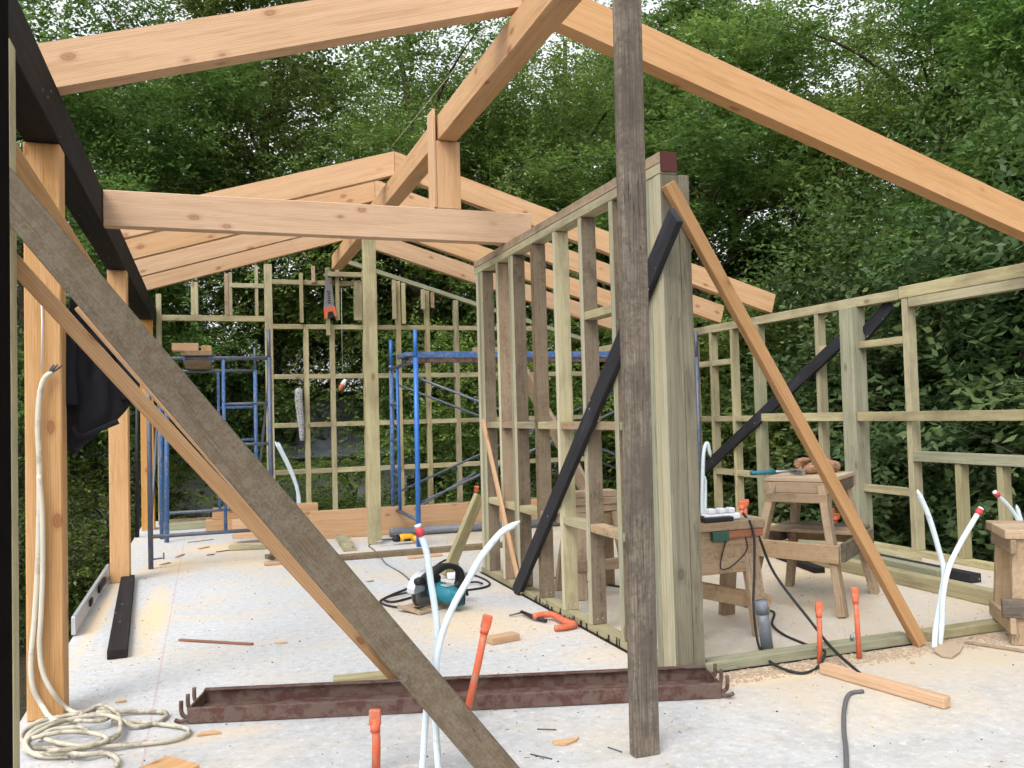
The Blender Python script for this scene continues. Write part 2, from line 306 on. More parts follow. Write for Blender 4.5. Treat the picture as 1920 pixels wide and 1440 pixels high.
# ------------------------------------------------------------------ mesh helpers
WM = {}
def reg(o, M, parent=None):
    COL.objects.link(o)
    if parent is not None:
        o.parent = parent; o.matrix_basis = WM[parent.name].inverted() @ M
    else: o.matrix_basis = M
    WM[o.name] = M.copy()
    return o
def tag(o, label, cat, group=None):
    o['label'] = label; o['category'] = cat; o['kind'] = 'thing'
    if group: o['group'] = group
    return o
def thing(name, loc, label, cat, group=None):
    o = bpy.data.objects.new(name, None); o.empty_display_size = 0.2
    reg(o, Matrix.Translation(Vector(loc))); tag(o, label, cat, group); return o
def mesh(name, verts, faces, mat, smooth=False):
    me = bpy.data.meshes.new(name); me.from_pydata([tuple(v) for v in verts], [], faces); me.materials.append(MT[mat])
    if smooth: me.polygons.foreach_set('use_smooth', [True] * len(me.polygons))
    me.update(); return me
def chamfer(lx, ly, lz, c):
    hx, hy, hz = lx / 2, ly / 2, lz / 2; c = min(c, hx * .4, hy * .4, hz * .4)
    V = []; idx = {}
    for sx in (-1, 1):
        for sy in (-1, 1):
            for sz in (-1, 1):
                for a in range(3):
                    p = [sx * (hx - c), sy * (hy - c), sz * (hz - c)]; p[a] = (sx * hx, sy * hy, sz * hz)[a]
                    idx[(sx, sy, sz, a)] = len(V); V.append(p)
    Fc = []
    for a in range(3):
        b, d = (a + 1) % 3, (a + 2) % 3
        for s in (-1, 1):
            q = []
            for (u, w) in ((-1, -1), (1, -1), (1, 1), (-1, 1)):
                k = [0, 0, 0]; k[a] = s; k[b] = u; k[d] = w; q.append(idx[(*k, a)])
            Fc.append(q if s > 0 else q[::-1])
        for u in (-1, 1):
            for w in (-1, 1):       # edge along axis a, between faces b and d
                k0 = [0, 0, 0]; k1 = [0, 0, 0]; k0[a] = -1; k1[a] = 1
                for k in (k0, k1): k[b] = u; k[d] = w
                q = [idx[(*k0, b)], idx[(*k1, b)], idx[(*k1, d)], idx[(*k0, d)]]
                Fc.append(q if u * w > 0 else q[::-1])
    for sx in (-1, 1):
        for sy in (-1, 1):
            for sz in (-1, 1):
                q = [idx[(sx, sy, sz, a)] for a in range(3)]
                Fc.append(q if sx * sy * sz > 0 else q[::-1])
    return V, Fc
def box(name, lo, hi, mat, parent=None, c=0.003, axis=None):
    """axis aligned timber; local X runs along its longest side so the grain does too"""
    lo, hi = Vector([min(a, b) for a, b in zip(lo, hi)]), Vector([max(a, b) for a, b in zip(lo, hi)])
    d = hi - lo
    a = axis if axis is not None else max(range(3), key=lambda i: d[i])
    R = {0: Matrix.Identity(3), 1: Matrix(((0, -1, 0), (1, 0, 0), (0, 0, 1))), 2: Matrix(((0, 0, -1), (0, 1, 0), (1, 0, 0)))}[a]
    L = {0: (d.x, d.y, d.z), 1: (d.y, d.x, d.z), 2: (d.z, d.y, d.x)}[a]
    V, Fc = chamfer(*L, c)
    o = bpy.data.objects.new(name, mesh(name, V, Fc, mat))
    return reg(o, Matrix.Translation((lo + hi) / 2) @ R.to_4x4(), parent)
def bar(name, p0, p1, w, t, mat, parent=None, side=(0, 1, 0), c=0.003, off=(0, 0)):
    """timber from p0 to p1; t is measured along 'side', w across it"""
    p0, p1 = Vector(p0), Vector(p1); x = (p1 - p0); L = x.length; x.normalize()
    y = Vector(side); y = (y - x * y.dot(x)).normalized(); z = x.cross(y)
    V, Fc = chamfer(L, t, w, c)
    o = bpy.data.objects.new(name, mesh(name, V, Fc, mat))
    M = Matrix((x, y, z)).transposed().to_4x4(); M.translation = (p0 + p1) / 2 + y * off[0] + z * off[1]
    return reg(o, M, parent)
def spline(P, n=6):
    P = [Vector(p) for p in P]
    if len(P) < 3: return P
    Q = [P[0] * 2 - P[1]] + P + [P[-1] * 2 - P[-2]]; R = []
    for i in range(1, len(Q) - 2):
        a, b, c, d = Q[i - 1], Q[i], Q[i + 1], Q[i + 2]
        for k in range(n):
            t = k / n
            R.append(0.5 * ((2 * b) + (c - a) * t + (2 * a - 5 * b + 4 * c - d) * t * t + (3 * b - a - 3 * c + d) * t ** 3))
    R.append(P[-1]); return R
def tubegeo(P, r, seg=8, V=None, Fc=None, cap=True):
    V = [] if V is None else V; Fc = [] if Fc is None else Fc
    rr = r if hasattr(r, '__len__') else [r] * len(P)
    base = len(V); up = None
    for i, p in enumerate(P):
        p = Vector(p); d = (Vector(P[min(i + 1, len(P) - 1)]) - Vector(P[max(i - 1, 0)])).normalized()
        if up is None: up = d.orthogonal().normalized()
        up = (up - d * up.dot(d)).normalized() if (up - d * up.dot(d)).length > 1e-6 else d.orthogonal().normalized()
        s = d.cross(up)
        for k in range(seg):
            a = 2 * math.pi * k / seg
            V.append(p + (up * math.cos(a) + s * math.sin(a)) * rr[i])
    n = len(P)
    for i in range(n - 1):
        for k in range(seg):
            a, b = base + i * seg + k, base + i * seg + (k + 1) % seg
            Fc.append((a, b, b + seg, a + seg))
    if cap:
        Fc.append(tuple(base + k for k in range(seg))[::-1]); Fc.append(tuple(base + (n - 1) * seg + k for k in range(seg)))
    return V, Fc
def tube(name, P, r, mat, parent=None, seg=8, smooth_n=0, cap=True):
    if smooth_n: P = spline(P, smooth_n)
    V, Fc = tubegeo(P, r, seg, cap=cap)
    o0 = Vector(P[0]); V = [v - o0 for v in V]
    o = bpy.data.objects.new(name, mesh(name, V, Fc, mat, True))
    return reg(o, Matrix.Translation(o0), parent)
def geo(name, V, Fc, mat, parent=None, M=None, smooth=False):
    o = bpy.data.objects.new(name, mesh(name, V, Fc, mat, smooth))
    return reg(o, M or Matrix.Identity(4), parent)
def boxes(L, V=None, Fc=None):
    V = [] if V is None else V; Fc = [] if Fc is None else Fc
    for lo, hi, *c in L:
        b = len(V); lo, hi = Vector(lo), Vector(hi); d = hi - lo; m = (lo + hi) / 2
        v, f = chamfer(d.x, d.y, d.z, c[0] if c else 0.003)
        V += [Vector(p) + m for p in v]; Fc += [tuple(i + b for i in q) for q in f]
    return V, Fc
def extrude(poly, axis_pts, d):
    """flat outline (list of 2D) in the frame (origin, ex, ey), pushed by vector d -> closed solid"""
    o, ex, ey = (Vector(a) for a in axis_pts); d = Vector(d); n = len(poly)
    V = [o + ex * x + ey * y for x, y in poly] + [o + ex * x + ey * y + d for x, y in poly]
    Fc = [tuple(range(n))[::-1], tuple(range(n, 2 * n))] + [(i, (i + 1) % n, (i + 1) % n + n, i + n) for i in range(n)]
    return V, Fc

# ================================================================== SETTING
def structure(o): o['kind'] = 'structure'; return o
structure(box('concrete_slab', (-0.75, -1.2, -0.32), (5.6, 11.75, 0.0), 'concrete', c=0.008, axis=0))
# its coordinates must equal world coordinates for the dust pattern: rebuild origin at world zero
_s = bpy.data.objects['concrete_slab']; _mw = WM['concrete_slab']
_s.data.transform(_mw); _s.matrix_basis = Matrix.Identity(4); WM['concrete_slab'] = Matrix.Identity(4)
def terrain():
    n = 60; V = []; Fc = []
    for j in range(n + 1):
        for i in range(n + 1):
            u = (i / n - 0.5) * 2; w = (j / n - 0.5) * 2
            x = 2 + 150 * u * abs(u) ** 1.2; y = 6 + 150 * w * abs(w) ** 1.2
            dl = max(0, -1 - x); z = -1.5 - 0.35 * min(dl, 12) + 0.12 * math.sin(x * 1.3) + 0.12 * math.cos(y * 1.1 + x)
            z += 0.05 * max(0, min(25, x - 8)) - 0.02 * max(0, y - 14)
            V.append((x, y, z))
    for j in range(n):
        for i in range(n):
            a = j * (n + 1) + i; Fc.append((a, a + 1, a + n + 2, a + n + 1))
    return structure(geo('ground', V, Fc, 'ground', smooth=True))
terrain()

# ---- left hand side: posts and black beam
tag(box('timber_post', (-0.717, 4.09, 0), (-0.577, 4.23, 2.43), 'post', c=0.005), 'thick orange fir post nearest the camera, with the cream hose running up it', 'post', 'fir posts under the black beam')
tag(box('timber_post', (-0.715, 7.35, 0), (-0.575, 7.49, 2.43), 'post', c=0.005), 'orange fir post standing at the end of the black timber on the floor', 'post', 'fir posts under the black beam')
tag(box('timber_post', (-0.715, 10.8, 0), (-0.575, 10.94, 2.43), 'post', c=0.005), 'far fir post behind the legs of the left scaffold', 'post', 'fir posts under the black beam')
tag(box('eaves_beam', (-0.715, 1.3, 2.432), (-0.575, 11.34, 2.65), 'blackwood', c=0.004), 'long black painted beam over the row of orange posts', 'beam')
tag(box('timber_stud', (-0.625, 3.0, 0), (-0.560, 3.09, 2.43), 'treated', c=0.003), 'narrow pale upright timber at the far left edge beside the window frame', 'stud')
# dark window frame the view is seen past
wf = thing('window_frame', (-0.16, 0.6, 0), 'near-black window jamb at the far left edge of the view', 'window frame')
box('jamb', (-0.137, 0.575, 0.0), (-0.1176, 0.63, 2.9), 'jamb', wf)
box('glazing_bead', (-0.133, 0.6305, 0.0), (-0.1235, 0.641, 2.9), 'jamb', wf)

# ---- ridge, tie, king post
tag(box('ridge_beam', (1.53, 0.6, 3.12), (1.665, 11.05, 3.30), 'fir', c=0.006), 'long orange ridge beam running back from the top of the picture', 'beam')
tag(box('tie_beam', (-0.573, 5.70, 2.425), (2.20, 5.79, 2.645), 'pinkfir', c=0.004), 'pale horizontal tie beam spanning from the black beam to the stud partition', 'beam')
kp = thing('king_post', (1.6, 5.77, 2.645), 'short pale upright between the tie beam and the ridge beam', 'post')
box('shaft', (1.512, 5.70, 2.646), (1.683, 5.84, 3.117), 'pinkfir', kp, c=0.004)
box('cheek', (1.490, 5.695, 2.649), (1.511, 5.845, 3.335), 'pinkfir', kp, c=0.003)

# ---- rafters
APX = 1.598; SL = 0.300
def rafter(y, th, side, label, mat, tail):
    xe = -0.76 if side < 0 else tail
    xa = APX - side * -0.002
    zb = lambda x: 3.345 - SL * max(0, (abs(x - APX) - 0.067))
    z0 = 3.345 + SL * 0.067
    zb = lambda x: z0 - SL * abs(x - APX)
    dv = 0.208
    k = SL * 0.9
    prof = [(xa, zb(xa)), (xa, zb(xa) + dv), (xe + side * 0.0, zb(xe) + dv), (xe - side * 0.055, zb(xe - side * 0.055))]
    L = abs(xe - xa)
    cx, cz = (xa + xe) / 2, zb((xa + xe) / 2) + dv / 2
    ang = math.atan2(zb(xe) - zb(xa), xe - xa)
    R = Matrix.Rotation(-ang, 4, 'Y'); M = Matrix.Translation((cx, y + th / 2, cz)) @ R
    Mi = M.inverted(); n = 4
    V = [Mi @ Vector((px, y, pz)) for px, pz in prof] + [Mi @ Vector((px, y + th, pz)) for px, pz in prof]
    Fc = [(0, 1, 2, 3), (7, 6, 5, 4)] + [(i, i + 4, (i + 1) % 4 + 4, (i + 1) % 4) for i in range(4)]
    if side < 0: Fc = [f[::-1] for f in Fc]
    o = geo('rafter', V, [tuple(f) for f in Fc], mat, None, M)
    return tag(o, label, 'rafter', 'sloping fir rafters')
names = ['nearest of the back group of', 'second of the back group of', 'third of the back group of', 'farthest, by the gable frame, of the']
rafter(4.18, 0.105, -1, 'large near rafter sloping across the top left of the picture', 'pinkfir', 5.6)
rafter(4.18, 0.105, 1, 'large near rafter sloping down across the top right of the picture', 'pinkfir2', 5.75)
for i, y in enumerate((7.46, 8.40, 9.36, 10.33)):
    rafter(y, 0.09, -1, names[i] + ' left-hand rafters above the left scaffold', ['pinkfir', 'pinkfir', 'pinkfir', 'fir'][i], 5.5)
    rafter(y, 0.09, 1, names[i] + ' right-hand rafters seen through the partition studs', 'fir', 5.56)
tag(tube('string_line', [(1.50, 4.24, 3.36), (1.535, 6, 3.485), (1.585, 7.46, 3.625)], 0.0022, 'string', seg=5, smooth_n=4), 'thin string stretched from the near left rafter to the back rafter apex', 'string')

# ---- stud partition
pt = thing('stud_partition', (2.04, 5.0, 0), 'open timber stud partition running back beside the tall grey prop', 'wall frame')
XP = 1.994
box('bottom_plate', (XP, 3.672, 0.006), (XP + .09, 6.45, 0.045), 'treated', pt)
box('damp_course', (XP - .012, 3.66, 0.001), (XP + .10, 6.46, 0.0055), 'dpc', pt, c=0.0005)
box('top_plate', (XP, 3.50, 2.318), (XP + .09, 6.45, 2.367), 'treated', pt)
tp = box('top_plate', (XP, 3.50, 2.369), (XP + .09, 6.45, 2.420), 'horse', pt)
box('painted_end', (XP + .001, 3.492, 2.325), (XP + .089, 3.4985, 2.419), 'redend', pt)
SY = [6.24, 5.875, 5.552, 5.165, 4.785, 4.40, 4.005]
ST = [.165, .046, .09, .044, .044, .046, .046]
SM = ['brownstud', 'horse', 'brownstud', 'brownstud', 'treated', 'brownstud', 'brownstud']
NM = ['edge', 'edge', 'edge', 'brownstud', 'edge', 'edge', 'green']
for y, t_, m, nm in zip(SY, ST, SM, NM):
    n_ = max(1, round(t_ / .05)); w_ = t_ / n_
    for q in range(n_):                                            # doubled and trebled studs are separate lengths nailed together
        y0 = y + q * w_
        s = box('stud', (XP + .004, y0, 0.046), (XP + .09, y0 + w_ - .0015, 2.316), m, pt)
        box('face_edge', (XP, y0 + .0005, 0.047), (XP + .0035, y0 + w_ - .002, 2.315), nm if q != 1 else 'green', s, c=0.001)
for y in SY[2:]:
    for dx, dz in ((.03, .012), (.062, .016)): box('nail_head', (XP + dx, y - .0012, .06 + dz), (XP + dx + .005, y - .0001, .065 + dz), 'alu', pt, c=.0005)
def nogs(zs, ys, par, X, mats, dx=.09, h=.045):
    for i in range(len(ys) - 1):
        tk = ST[SY.index(ys[i + 1])] if ys[i + 1] in SY else .01
        box('nogging', (X + .004, ys[i] - .001, zs), (X + dx - .004, ys[i + 1] + tk + .001, zs + h), mats[i % len(mats)], par)
nogs(0.555, SY + [3.659], pt, XP, ['treated', 'treated', 'treated', 'horse', 'treated', 'horse', 'treated'])
nogs(1.122, SY + [3.659], pt, XP, ['treated', 'horse', 'treated', 'treated', 'horse', 'horse', 'treated'])
nogs(1.735, [4.40, 4.005], pt, XP, ['treated'])
bar('brace', (XP - .018, 5.60, 0.0), (XP - .018, 3.335, 2.085), .105, .032, 'navywood', pt, side=(1, 0, 0))
tatters = []
rg = random.Random(3)
Vt, Ft = [], []
for k in range(34):
    y = rg.uniform(3.72, 5.3); h = rg.uniform(.012, .05); w = rg.uniform(.006, .02)
    boxes([((XP - .0035, y, .004), (XP - .0012, y + w, h), 0.0004)], Vt, Ft)
geo('damp_course_tatter', Vt, Ft, 'dpc', pt)

# ---- built-up post at the partition's end
bp = thing('built_up_post', (2.07, 3.58, 0), 'thick laminated greenish post at the near end of the stud partition', 'post')
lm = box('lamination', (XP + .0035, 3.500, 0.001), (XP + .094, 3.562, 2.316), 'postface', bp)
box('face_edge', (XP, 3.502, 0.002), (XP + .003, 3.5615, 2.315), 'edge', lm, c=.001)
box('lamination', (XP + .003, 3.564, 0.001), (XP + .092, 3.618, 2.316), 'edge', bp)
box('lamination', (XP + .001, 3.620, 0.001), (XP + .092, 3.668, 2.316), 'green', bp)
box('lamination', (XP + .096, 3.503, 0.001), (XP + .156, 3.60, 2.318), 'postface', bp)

# ---- tall grey prop
tag(bar('timber_prop', (1.4525, 2.79, 0.0), (1.478, 2.79, 3.0), .098, .046, 'weather', side=(0, 1, 0)), 'tall weathered grey upright standing in the middle foreground', 'post')
# ---- orange brace
tag(bar('diagonal_brace', (2.018, 3.472, 2.262), (3.372, 3.468, 0.012), .060, .045, 'firdark', side=(0, 1, 0)), 'orange diagonal timber from the top of the thick post down to the floor plate', 'brace')
# ---- floor plates
fp = tag(box('floor_plate', (2.152, 3.502, 0.004), (3.365, 3.592, 0.048), 'green'), 'greenish floor plate from the thick post to the white pipes', 'floor plate')
box('damp_course', (2.14, 3.494, 0.0008), (3.37, 3.60, 0.0035), 'dpc', fp, c=0.0005)
tag(box('floor_plate', (3.468, 3.505, 0.004), (4.10, 3.592, 0.048), 'treated'), 'short floor plate between the white pipes and the low bench', 'floor plate')
tag(box('floor_plate', (0.98, 7.54, 0.001), (2.75, 7.63, 0.046), 'brownstud'), 'brown floor plate lying across the slab in front of the yellow drill', 'floor plate')

# ---- right wall frame
rw = thing('side_wall_frame', (5.37, 6.5, 0), 'greenish timber wall frame along the right side, in front of the shrubs', 'wall frame')
XR = 5.33
box('bottom_plate', (XR, 2.2, 0.001), (XR + .09, 11.28, 0.045), 'treated', rw)
box('top_plate', (XR, 5.56, 2.072), (XR + .09, 11.28, 2.155), 'treated', rw)
box('top_plate', (XR, 2.0, 2.075), (XR + .09, 5.555, 2.172), 'treated', rw)
box('lower_top_plate', (XR + .002, 2.0, 1.998), (XR + .088, 5.46, 2.072), 'treated', rw)
RY = [(10.6, .045), (10.1, .045), (9.6, .045), (9.1, .045), (8.72, .045), (8.34, .045), (7.93, .045), (7.47, .10), (6.55, .05), (6.04, .16), (5.47, .06)]
for y, t in RY:
    post = t > .12
    box('stud', (XR - (.055 if post else 0), y, 0.046), (XR + .088, y + t, 2.070), 'green' if post or t > .08 else 'treated', rw)
for y in (5.02, 4.655, 4.25, 3.85): box('cripple_stud', (XR + .002, y, 0.046), (XR + .088, y + .05, 0.758), 'treated', rw)
box('sill', (XR - .01, 2.4, 0.760), (XR + .09, 5.468, 0.838), 'green', rw)
for a, b, z in ((8.72, 8.385, 1.70), (8.34, 7.975, 1.70), (8.72, 8.385, 1.08), (8.34, 7.975, 1.08), (7.93, 7.57, 1.08), (8.34, 7.975, 0.50), (7.93, 7.57, .50), (6.04, 5.53, 1.71), (6.55, 6.2, 1.71), (6.04, 5.53, .475), (9.1, 8.765, 1.08), (9.6, 9.145, 1.08), (9.6, 9.145, .5), (9.1, 8.765, .5)):
    box('nogging', (XR + .003, b, z), (XR + .085, a, z + .06), 'treated', rw)
box('rail', (XR - .045, 2.3, 1.082), (XR - .0015, 6.035, 1.160), 'treated', rw)
box('rail', (XR - .045, 6.205, 1.082), (XR - .0015, 7.40, 1.160), 'treated', rw)
bar('brace', (XR - .022, 8.75, 0.42), (XR - .022, 6.21, 1.80), .115, .035, 'navywood', rw, side=(1, 0, 0))
bar('brace', (XR + .075, 6.03, 1.84), (XR + .075, 5.72, 2.06), .115, .03, 'navywood', rw, side=(1, 0, 0))

# ---- gable (back) wall frame
gw = thing('gable_wall_frame', (2.4, 11.34, 0), 'grid of pale timber studs and rails closing the far end', 'wall frame')
YB = 11.30
zl = lambda x: 3.345 + SL * 0.067 - SL * abs(x - APX) - 0.012
box('bottom_plate', (-0.56, YB, 0.001), (5.32, YB + .09, 0.05), 'horse', gw)
GX = [(0.715, .095), (1.192, .06), (1.525, .06), (1.955, .075), (2.40, .06), (2.795, .06), (3.20, .06), (3.62, .05), (4.02, .05), (4.42, .05), (4.82, .05)]
for i, (x, w) in enumerate(GX):
    top = min(zl(x), zl(x + w)) - (.06 if x > 1.59 else -.12)
    box('stud', (x, YB + .0015, 0.051), (x + w, YB + .0885, min(top, 2.444 if i in (1, 2) else 9)), 'treated', gw)
box('stud', (-.56, YB, .051), (-.50, YB + .09, 2.80), 'treated', gw)
xs = [x for x, w in GX] + [5.30]; ws = [w for x, w in GX]
for z in (0.53, 1.125, 1.745, 2.385):
    for i in range(len(GX)):
        x0, x1 = xs[i] + ws[i] + .0005, xs[i + 1] - .0005
        if z + .06 < zl(x1) - .06:
            box('rail', (x0, YB + .004, z), (x1, YB + .086, z + .06), 'treated', gw)
box('header', (-0.499, YB + .004, 2.475), (0.714, YB + .086, 2.545), 'treated', gw)
for x, m, w in ((-0.16, 'treated', .085), (0.235, 'horse', .05), (0.287, 'treated', .04), (0.60, 'treated', .04)):
    box('cripple_stud', (x, YB + .006, 2.546), (x + w, YB + .084, zl(x) + .13), m, gw)
for x, z0, z1, w, m in ((1.145, 2.46, 3.10, .045, 'treated'), (1.30, 2.98, zl(1.30) - .07, .045, 'horse'), (1.475, 2.30, 3.18, .05, 'treated'), (1.60, 2.50, 3.25, .05, 'treated'), (1.835, 2.50, 3.02, .11, 'treated'), (2.09, 2.44, 3.20, .05, 'horse'), (2.345, 2.52, 3.12, .05, 'treated'), (2.47, 2.46, 3.10, .05, 'treated'), (2.735, 2.66, 3.02, .05, 'treated'), (2.87, 2.68, 3.05, .045, 'horse')):
    box('cripple_stud', (x, YB - .046, z0), (x + w, YB - .002, min(z1, zl(x) - .07, zl(x + w) - .07)), m, gw)
box('upper_rail', (0.812, YB - .002, 2.955), (1.88, YB + .06, 3.015), 'treated', gw)
box('upper_rail', (0.30, YB - .002, 2.90), (0.713, YB + .06, 2.955), 'treated', gw)
box('upper_rail', (1.50, YB - .094, 3.06), (2.0, YB - .048, 3.12), 'treated', gw)
for s, xa, xb in ((1, APX + .005, 5.36),):
    bar('raking_plate', (xa, YB + .045, zl(xa) - .028), (xb, YB + .045, zl(xb) - .028), .055, .088, 'green', gw, side=(0, 1, 0))
tag(box('timber_post', (1.463, 8.35, 0.0), (1.585, 8.44, 3.118), 'treated', c=0.004), 'pale post standing under the ridge beam in front of the gable frame', 'post')

# ---- diagonal boards in the left foreground
pA = U(15, 364, 'Y', 2.975); pB = U(935, 1443, 'Y', 2.80)
dv = (pB - pA).normalized()
tag(bar('plank', pA - dv * .22, pB + dv * .06, .110, .036, 'plank', side=(0.05, 1, 0.1)), 'wide weathered brown plank slanting across the left foreground', 'plank')
qA = U(25, 492, 'Y', 3.115); qB = F(752, 1283, 0.012); dq = (qB - qA).normalized()
tag(bar('batten', qA - dq * .12, qB, .052, .024, 'fir', side=(0, 1, 0)), 'thin pale batten running below the weathered plank to the floor', 'batten')
qA = U(150, 572, 'Y', 3.55); qB = F(760, 1290, 0.02)
tag(bar('batten', qA, qB + Vector((0.035, .02, 0)), .05, .03, 'fir', side=(0, 1, 0)), 'orange batten tucked behind the lower edge of the weathered plank', 'batten')
qA = U(-4, 245, 'Y', 3.30); qB = U(190, 540, 'Y', 3.95)
tag(bar('batten', qA, qB, .055, .028, 'fir', side=(0, 1, 0)), 'short orange brace at the top left between black beam and weathered plank', 'brace')

# ================================================================== SCAFFOLDS
def scaff_left():
    t = thing('scaffold_tower', (0.03, 8.9, 0), 'worn grey-blue scaffold tower on the left behind the slanting plank', 'scaffold')
    R = .021
    for y, x0, x1, m0, m1 in ((7.92, -.456, .530, 'bluegrey', 'bluegrey'), (9.90, -.46, .512, 'blue', 'blue')):
        tube('standard', [(x0, y, 0), (x0, y, 1.80)], R, m0, t)
        tube('standard', [(x1, y, 0), (x1, y, 1.78)], R, m1, t)
        tube('spigot', [(x1, y, 1.775), (x1, y, 2.03)], R * .75, 'bluegrey', t)
        tube('ledger', [(x0, y, 1.775), (x1, y, 1.775)], R * .85, 'bluegrey', t)
        tube('ledger', [(x0, y, .27), (x1, y, .27)], R * .8, 'bluegrey', t)
        xm = x1 - .385
        tube('ladder_stile', [(xm, y, .27), (xm, y, 1.765)], R * .72, 'blue', t)
        for z in (.66, 1.02, 1.375):
            tube('rung', [(xm, y, z), (x1, y, z)], R * .62, 'bluegrey' if y < 9 else 'blue', t)
    for x in (-.456, .528): tube('brace_tube', [(x, 7.92, .30), (x - .01, 9.9, 1.6)] if x < 0 else [(x, 7.92, 1.6), (x - .01, 9.9, .5)], .012, 'bluegrey', t)
    tube('catch', [(-.456, 7.92, .08), (-.37, 7.92, .085), (-.355, 7.92, .075), (-.355, 7.92, .13)], .007, 'bluegrey', t)
scaff_left()
# three leaning / standing blue tubes beside it
tag(tube('scaffold_tube', [(-.40, 9.6, 0), (-.385, 9.72, 1.72)], .024, 'blue'), 'loose blue tube standing upright inside the left scaffold', 'tube')
tag(tube('steel_pipe', [(-.72, 10.2, 0), (-.70, 10.2, 1.8)], .022, 'blackp'), 'thin dark pipe standing at the slab edge behind the second post', 'pipe')
sb = thing('scaffold_plank', (-.1, 8.9, 1.797), 'plank deck lying on the left scaffold with pale offcuts on it', 'scaffold plank')
box('deck', (-.20, 7.86, 1.798), (.055, 10.0, 1.838), 'horse', sb)
box('hook', (-.19, 7.895, 1.752), (-.165, 7.945, 1.7975), 'blue', sb, c=.002); box('hook', (.02, 7.895, 1.752), (.045, 7.945, 1.7975), 'blue', sb, c=.002)
tag(box('timber_offcut', (-.27, 7.90, 1.839), (-.055, 8.02, 1.905), 'pinkfir', c=.003), 'larger pale offcut lying on the left scaffold deck', 'offcut')
tag(box('timber_offcut', (-.035, 7.91, 1.839), (.05, 8.03, 1.885), 'fir', c=.003), 'smaller orange offcut lying on the left scaffold deck', 'offcut')

def scaff_right():
    t = thing('scaffold_tower', (3.3, 8.6, 0), 'bright blue scaffold tower in the middle, partly behind the stud partition', 'scaffold')
    R = .024
    for x, nm in ((1.865, 'bluenew'), (4.92, 'bluegrey')):
        for y in (8.0, 9.15):
            m = nm if y < 9 else 'blue'
            if x > 3: m = 'bluegrey'
            tube('standard', [(x, y, 0), (x + .01, y, 1.78)], R, m, t)
            tube('spigot', [(x + .01, y, 1.775), (x + .01, y, 2.05)], R * .78, 'bluenew' if x < 3 else 'bluegrey', t)
        tube('ledger', [(x, 8.0, 1.74), (x, 9.15, 1.74)], R * .8, 'bluegrey', t)
        tube('ledger', [(x, 8.0, .25), (x, 9.15, .25)], R * .8, 'bluegrey', t)
        ym = 8.80
        tube('ladder_stile', [(x, ym, .25), (x, ym, 1.73)], R * .72, 'bluenew' if x < 3 else 'bluegrey', t)
        for z in (.62, .98, 1.36): tube('rung', [(x, ym, z), (x, 9.15, z)], R * .6, 'bluegrey', t)
    r = .012
    for y in (8.02, 9.17):
        tube('brace_tube', [(1.87, y, 1.60), (4.92, y, .40)], r, 'bluegrey', t)
        tube('brace_tube', [(1.87, y, .40), (4.92, y, 1.60)], r, 'bluegrey', t)
    tube('brace_tube', [(1.89, 9.15, .12), (2.75, 9.0, .60)], r, 'greypvc', t)
    return t
scaff_right()
pk = thing('scaffold_plank', (3.3, 8.3, 1.765), 'blue steel plank with a red lower edge across the middle scaffold', 'scaffold plank')
box('deck', (1.80, 8.12, 1.80), (5.02, 8.50, 1.842), 'blue', pk, c=.004)
box('front_rim', (1.92, 8.095, 1.785), (4.98, 8.118, 1.845), 'blue', pk, c=.003)
box('lower_rail', (1.84, 8.10, 1.738), (4.98, 8.135, 1.783), 'oxide', pk, c=.003)
tube('hook', [(1.90, 8.3, 1.78), (1.85, 8.3, 1.785), (1.825, 8.3, 1.75)], .014, 'bluegrey', pk)
tag(bar('timber_offcut', (2.52, 8.28, 1.868), (2.95, 8.16, 1.868), .05, .11, 'horse', side=(0.3, 1, 0)), 'brown board end lying on the blue steel plank', 'offcut')

# ================================================================== FLOOR THINGS
# steel plank (tray) with hooks
def tray():
    a, b = Vector((-0.085, 3.79, 0)), Vector((2.03, 3.19, 0))
    x = (b - a).normalized(); y = Vector((-x.y, x.x, 0)); L = (b - a).length
    t = thing('steel_plank', a, 'long rusty red-brown steel channel with end hooks lying on the floor', 'steel plank')
    M = Matrix((x, y, Vector((0, 0, 1)))).transposed().to_4x4(); M.translation = a
    W = .235; h = .062
    V, Fc = boxes([((0, 0, .004), (L, W, .012), .001)]); geo('pan', V, Fc, 'oxide', t, M)
    for lo, hi in (((0, -.004, .003), (L, .004, h)), ((0, W - .004, .003), (L, W + .004, h + .012))):
        V, Fc = boxes([(lo, hi, .0015)]); geo('side_flange', V, Fc, 'oxide', t, M)
    for lo, hi in (((-.006, .005, .003), (.002, W - .005, h)), ((L - .002, .005, .003), (L + .006, W - .005, h))):
        V, Fc = boxes([(lo, hi, .0015)]); geo('end_plate', V, Fc, 'oxide', t, M)
    for lo, hi in (((.0, .005, h - .006), (L, .022, h)), ((.0, W - .022, h + .004), (L, W - .005, h + .010))):
        V, Fc = boxes([(lo, hi, .001)]); geo('lip', V, Fc, 'oxide', t, M)
    for sx, ex in ((-1, 0), (1, L)):
        for yy in (.03, W * .5, W - .03):
            P = [Vector((ex, yy, .022)), Vector((ex + sx * .022, yy, .022)), Vector((ex + sx * .036, yy, .040)), Vector((ex + sx * .037, yy, .085))]
            V, Fc = tubegeo(spline(P, 4), .0095, 6); geo('hook', V, Fc, 'oxide', t, M, True)
        P = [Vector((ex, .01, .016)), Vector((ex + sx * .03, -.005, .014)), Vector((ex + sx * .05, -.012, .024))]
        V, Fc = tubegeo(spline(P, 4), .009, 6); geo('hook', V, Fc, 'oxide', t, M, True)
tray()

